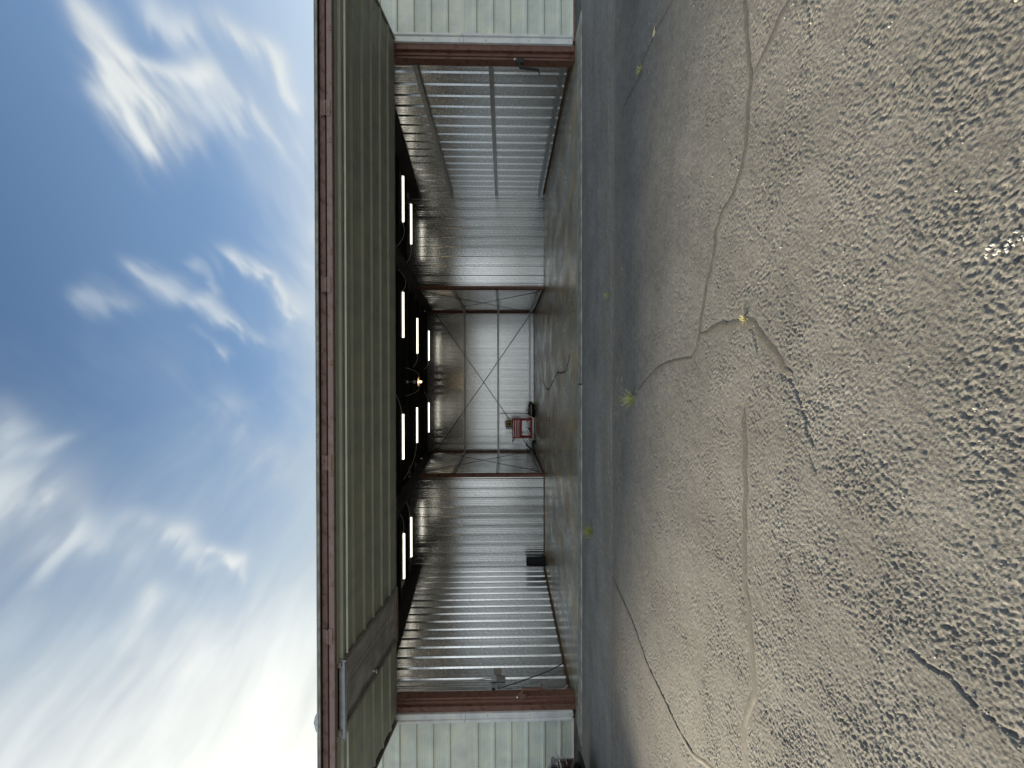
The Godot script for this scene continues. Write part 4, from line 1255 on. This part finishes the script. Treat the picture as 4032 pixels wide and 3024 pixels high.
func make_litter() -> void:
	rng.seed = 77
	tuft(Vector3(-2.24, 0.0, -5.50), "largest green weed clump, against the concrete door sill", 150, 0.17, 1.1, 0.12)
	tuft(Vector3(-0.18, 0.0, -3.72), "bright green grass tuft in the crack left of the middle", 90, 0.14, 1.2, 0.05)
	tuft(Vector3(0.333, 0.0, -1.975), "tiny yellowish weed where two sealed cracks meet", 46, 0.035, 1.2, 0.6)
	tuft(Vector3(1.075, 0.0, -4.58), "small green weed in the long paving joint", 60, 0.085, 1.3, 0.2)
	tuft(Vector3(2.95, 0.0, -3.49), "low pale green weed in the far right crack", 60, 0.07, 1.8, 0.3, Vector2(0.6, 1.5))
	# dry stem reaching out of the yellowish weed
	var ds := new_st()
	tube(ds, [Vector3(0.345, 0.004, -1.98), Vector3(0.385, 0.009, -1.983), Vector3(0.43, 0.005, -1.99)], 0.0022, 5, 0.0012)
	meta(obj("dry_twig", ds, M.straw, self), "short dry twig lying beside the tiny yellowish weed", "twig")
	var lf := new_st()
	lf.set_smooth_group(0)
	quad(lf, Vector3(3.00, 0.004, -3.22), Vector3(3.02, 0.012, -3.19), Vector3(3.05, 0.006, -3.16), Vector3(3.01, 0.010, -3.16))
	quad(lf, Vector3(3.00, 0.004, -3.22), Vector3(3.01, 0.010, -3.16), Vector3(2.985, 0.004, -3.15), Vector3(2.98, 0.005, -3.19))
	meta(obj("dry_leaf", lf, M.straw, self), "pale dry leaf lying on the far right crack", "leaf")
	# dry straws blown along the joint and the sill
	var st := new_st()
	for i in 90:
		var x := rng.randf_range(-5.5, 5.5)
		var d := 4.45 + rng.randfn() * 0.42
		if rng.randf() < 0.3: d = rng.randf_range(4.9, 6.1)
		if i < 22:
			x = -2.3 + rng.randfn() * 0.25; d = 5.15 + rng.randfn() * 0.3
		d = clampf(d, 3.4, 6.12)
		var a := rng.randf() * TAU
		var l := rng.randf_range(0.02, 0.075)
		var o := Vector3(x, 0.006, -d)
		var q := Vector3(cos(a), 0, sin(a)) * l
		var bend := Vector3(-sin(a), 0, cos(a)) * l * rng.randf_range(-0.25, 0.25)
		tube(st, [o - q * 0.5, o + bend + Vector3.UP * 0.003, o + q * 0.5], 0.0018, 4)
	meta(obj("straw_litter", st, M.straw, self), "dry straws scattered along the paving joint", "straw", "", "stuff")
	# loose chippings
	var ps := new_st()
	var spots := []
	for i in 520:
		var d := 0.7 + 3.9 * pow(rng.randf(), 1.2)
		spots.append([rng.randf_range(-1.15, 1.15) * d, d, rng.randf_range(0.0025, 0.0055), rng.randf_range(0.30, 0.62)])
	for c in [1, 2, 4]:
		var pts := pairs(CRACKS[c][2])
		for i in 34:
			var k := rng.randi_range(0, pts.size() - 2)
			var p: Vector2 = pts[k].lerp(pts[k + 1], rng.randf())
			spots.append([p.x + rng.randfn() * 0.012, p.y + rng.randfn() * 0.010, rng.randf_range(0.002, 0.0045), rng.randf_range(0.18, 0.50)])
	for i in 26:
		spots.append([0.34 + rng.randfn() * 0.012 + (i % 7) * 0.004, 0.975 - 0.0035 * i + rng.randfn() * 0.006, rng.randf_range(0.003, 0.006), rng.randf_range(0.70, 0.85)])
	for s in spots:
		var r: float = s[2]
		var o := Vector3(s[0], ground_height(s[0], s[1]) + r * 0.35, -s[1])
		var turn := Basis(Vector3(rng.randfn(), rng.randfn(), rng.randfn() + 0.1).normalized(), rng.randf() * TAU)
		var v: Array[Vector3] = []
		for q in [Vector3.RIGHT, Vector3.LEFT, Vector3.UP, Vector3.DOWN, Vector3.BACK, Vector3.FORWARD]:
			v.append(o + turn * (q * r * rng.randf_range(0.7, 1.35)))
		ps.set_color(Color(s[3], s[3] * 0.97, s[3] * 0.92))
		for f in [[0, 2, 4], [4, 2, 1], [1, 2, 5], [5, 2, 0], [0, 4, 3], [4, 1, 3], [1, 5, 3], [5, 0, 3]]:
			for k in f: ps.add_vertex(v[k])
	meta(obj("loose_chippings", ps, M.stone, self), "loose pale stone chippings scattered over the asphalt", "gravel", "", "stuff")

# ---------------------------------------------------------------- scene
func _ready() -> void:
	var cam := Camera3D.new()
	cam.name = "camera"
	add_child(cam)
	cam.position = Vector3(0, H_EYE, 0)
	cam.basis = Basis(Vector3.UP, deg_to_rad(0.36)) * Basis(Vector3.RIGHT, deg_to_rad(-1.147)) * Basis(Vector3.BACK, deg_to_rad(-90.108))
	cam.fov = 92.14
	cam.near = 0.05
	cam.far = 2000.0
	cam.current = true
	var env := Environment.new()
	env.background_mode = Environment.BG_SKY
	env.sky = Sky.new()
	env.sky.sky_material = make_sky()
	env.background_energy_multiplier = 1.0
	env.tonemap_mode = Environment.TONE_MAPPER_LINEAR
	env.tonemap_exposure = 2.5
	env.sdfgi_enabled = true
	env.ssao_enabled = true
	env.ssil_enabled = true
	var we := WorldEnvironment.new()
	we.name = "environment"
	we.environment = env
	add_child(we)
	var sun := DirectionalLight3D.new()
	sun.name = "sun"
	add_child(sun)
	var to := direction(SUN_AZ, SUN_EL)
	sun.look_at_from_position(to * 50.0, Vector3.ZERO, Vector3.UP)
	sun.light_color = Color(1.0, 0.935, 0.815)
	sun.light_energy = 1.4
	sun.light_angular_distance = 9.0
	sun.shadow_enabled = true
	sun.sky_mode = DirectionalLight3D.SKY_MODE_LIGHT_ONLY
	make_materials()
	make_ground()
	make_hangar()
	make_door()
	make_lamps()
	make_wall_things()
	make_floor_things()
	make_car()
	make_litter()
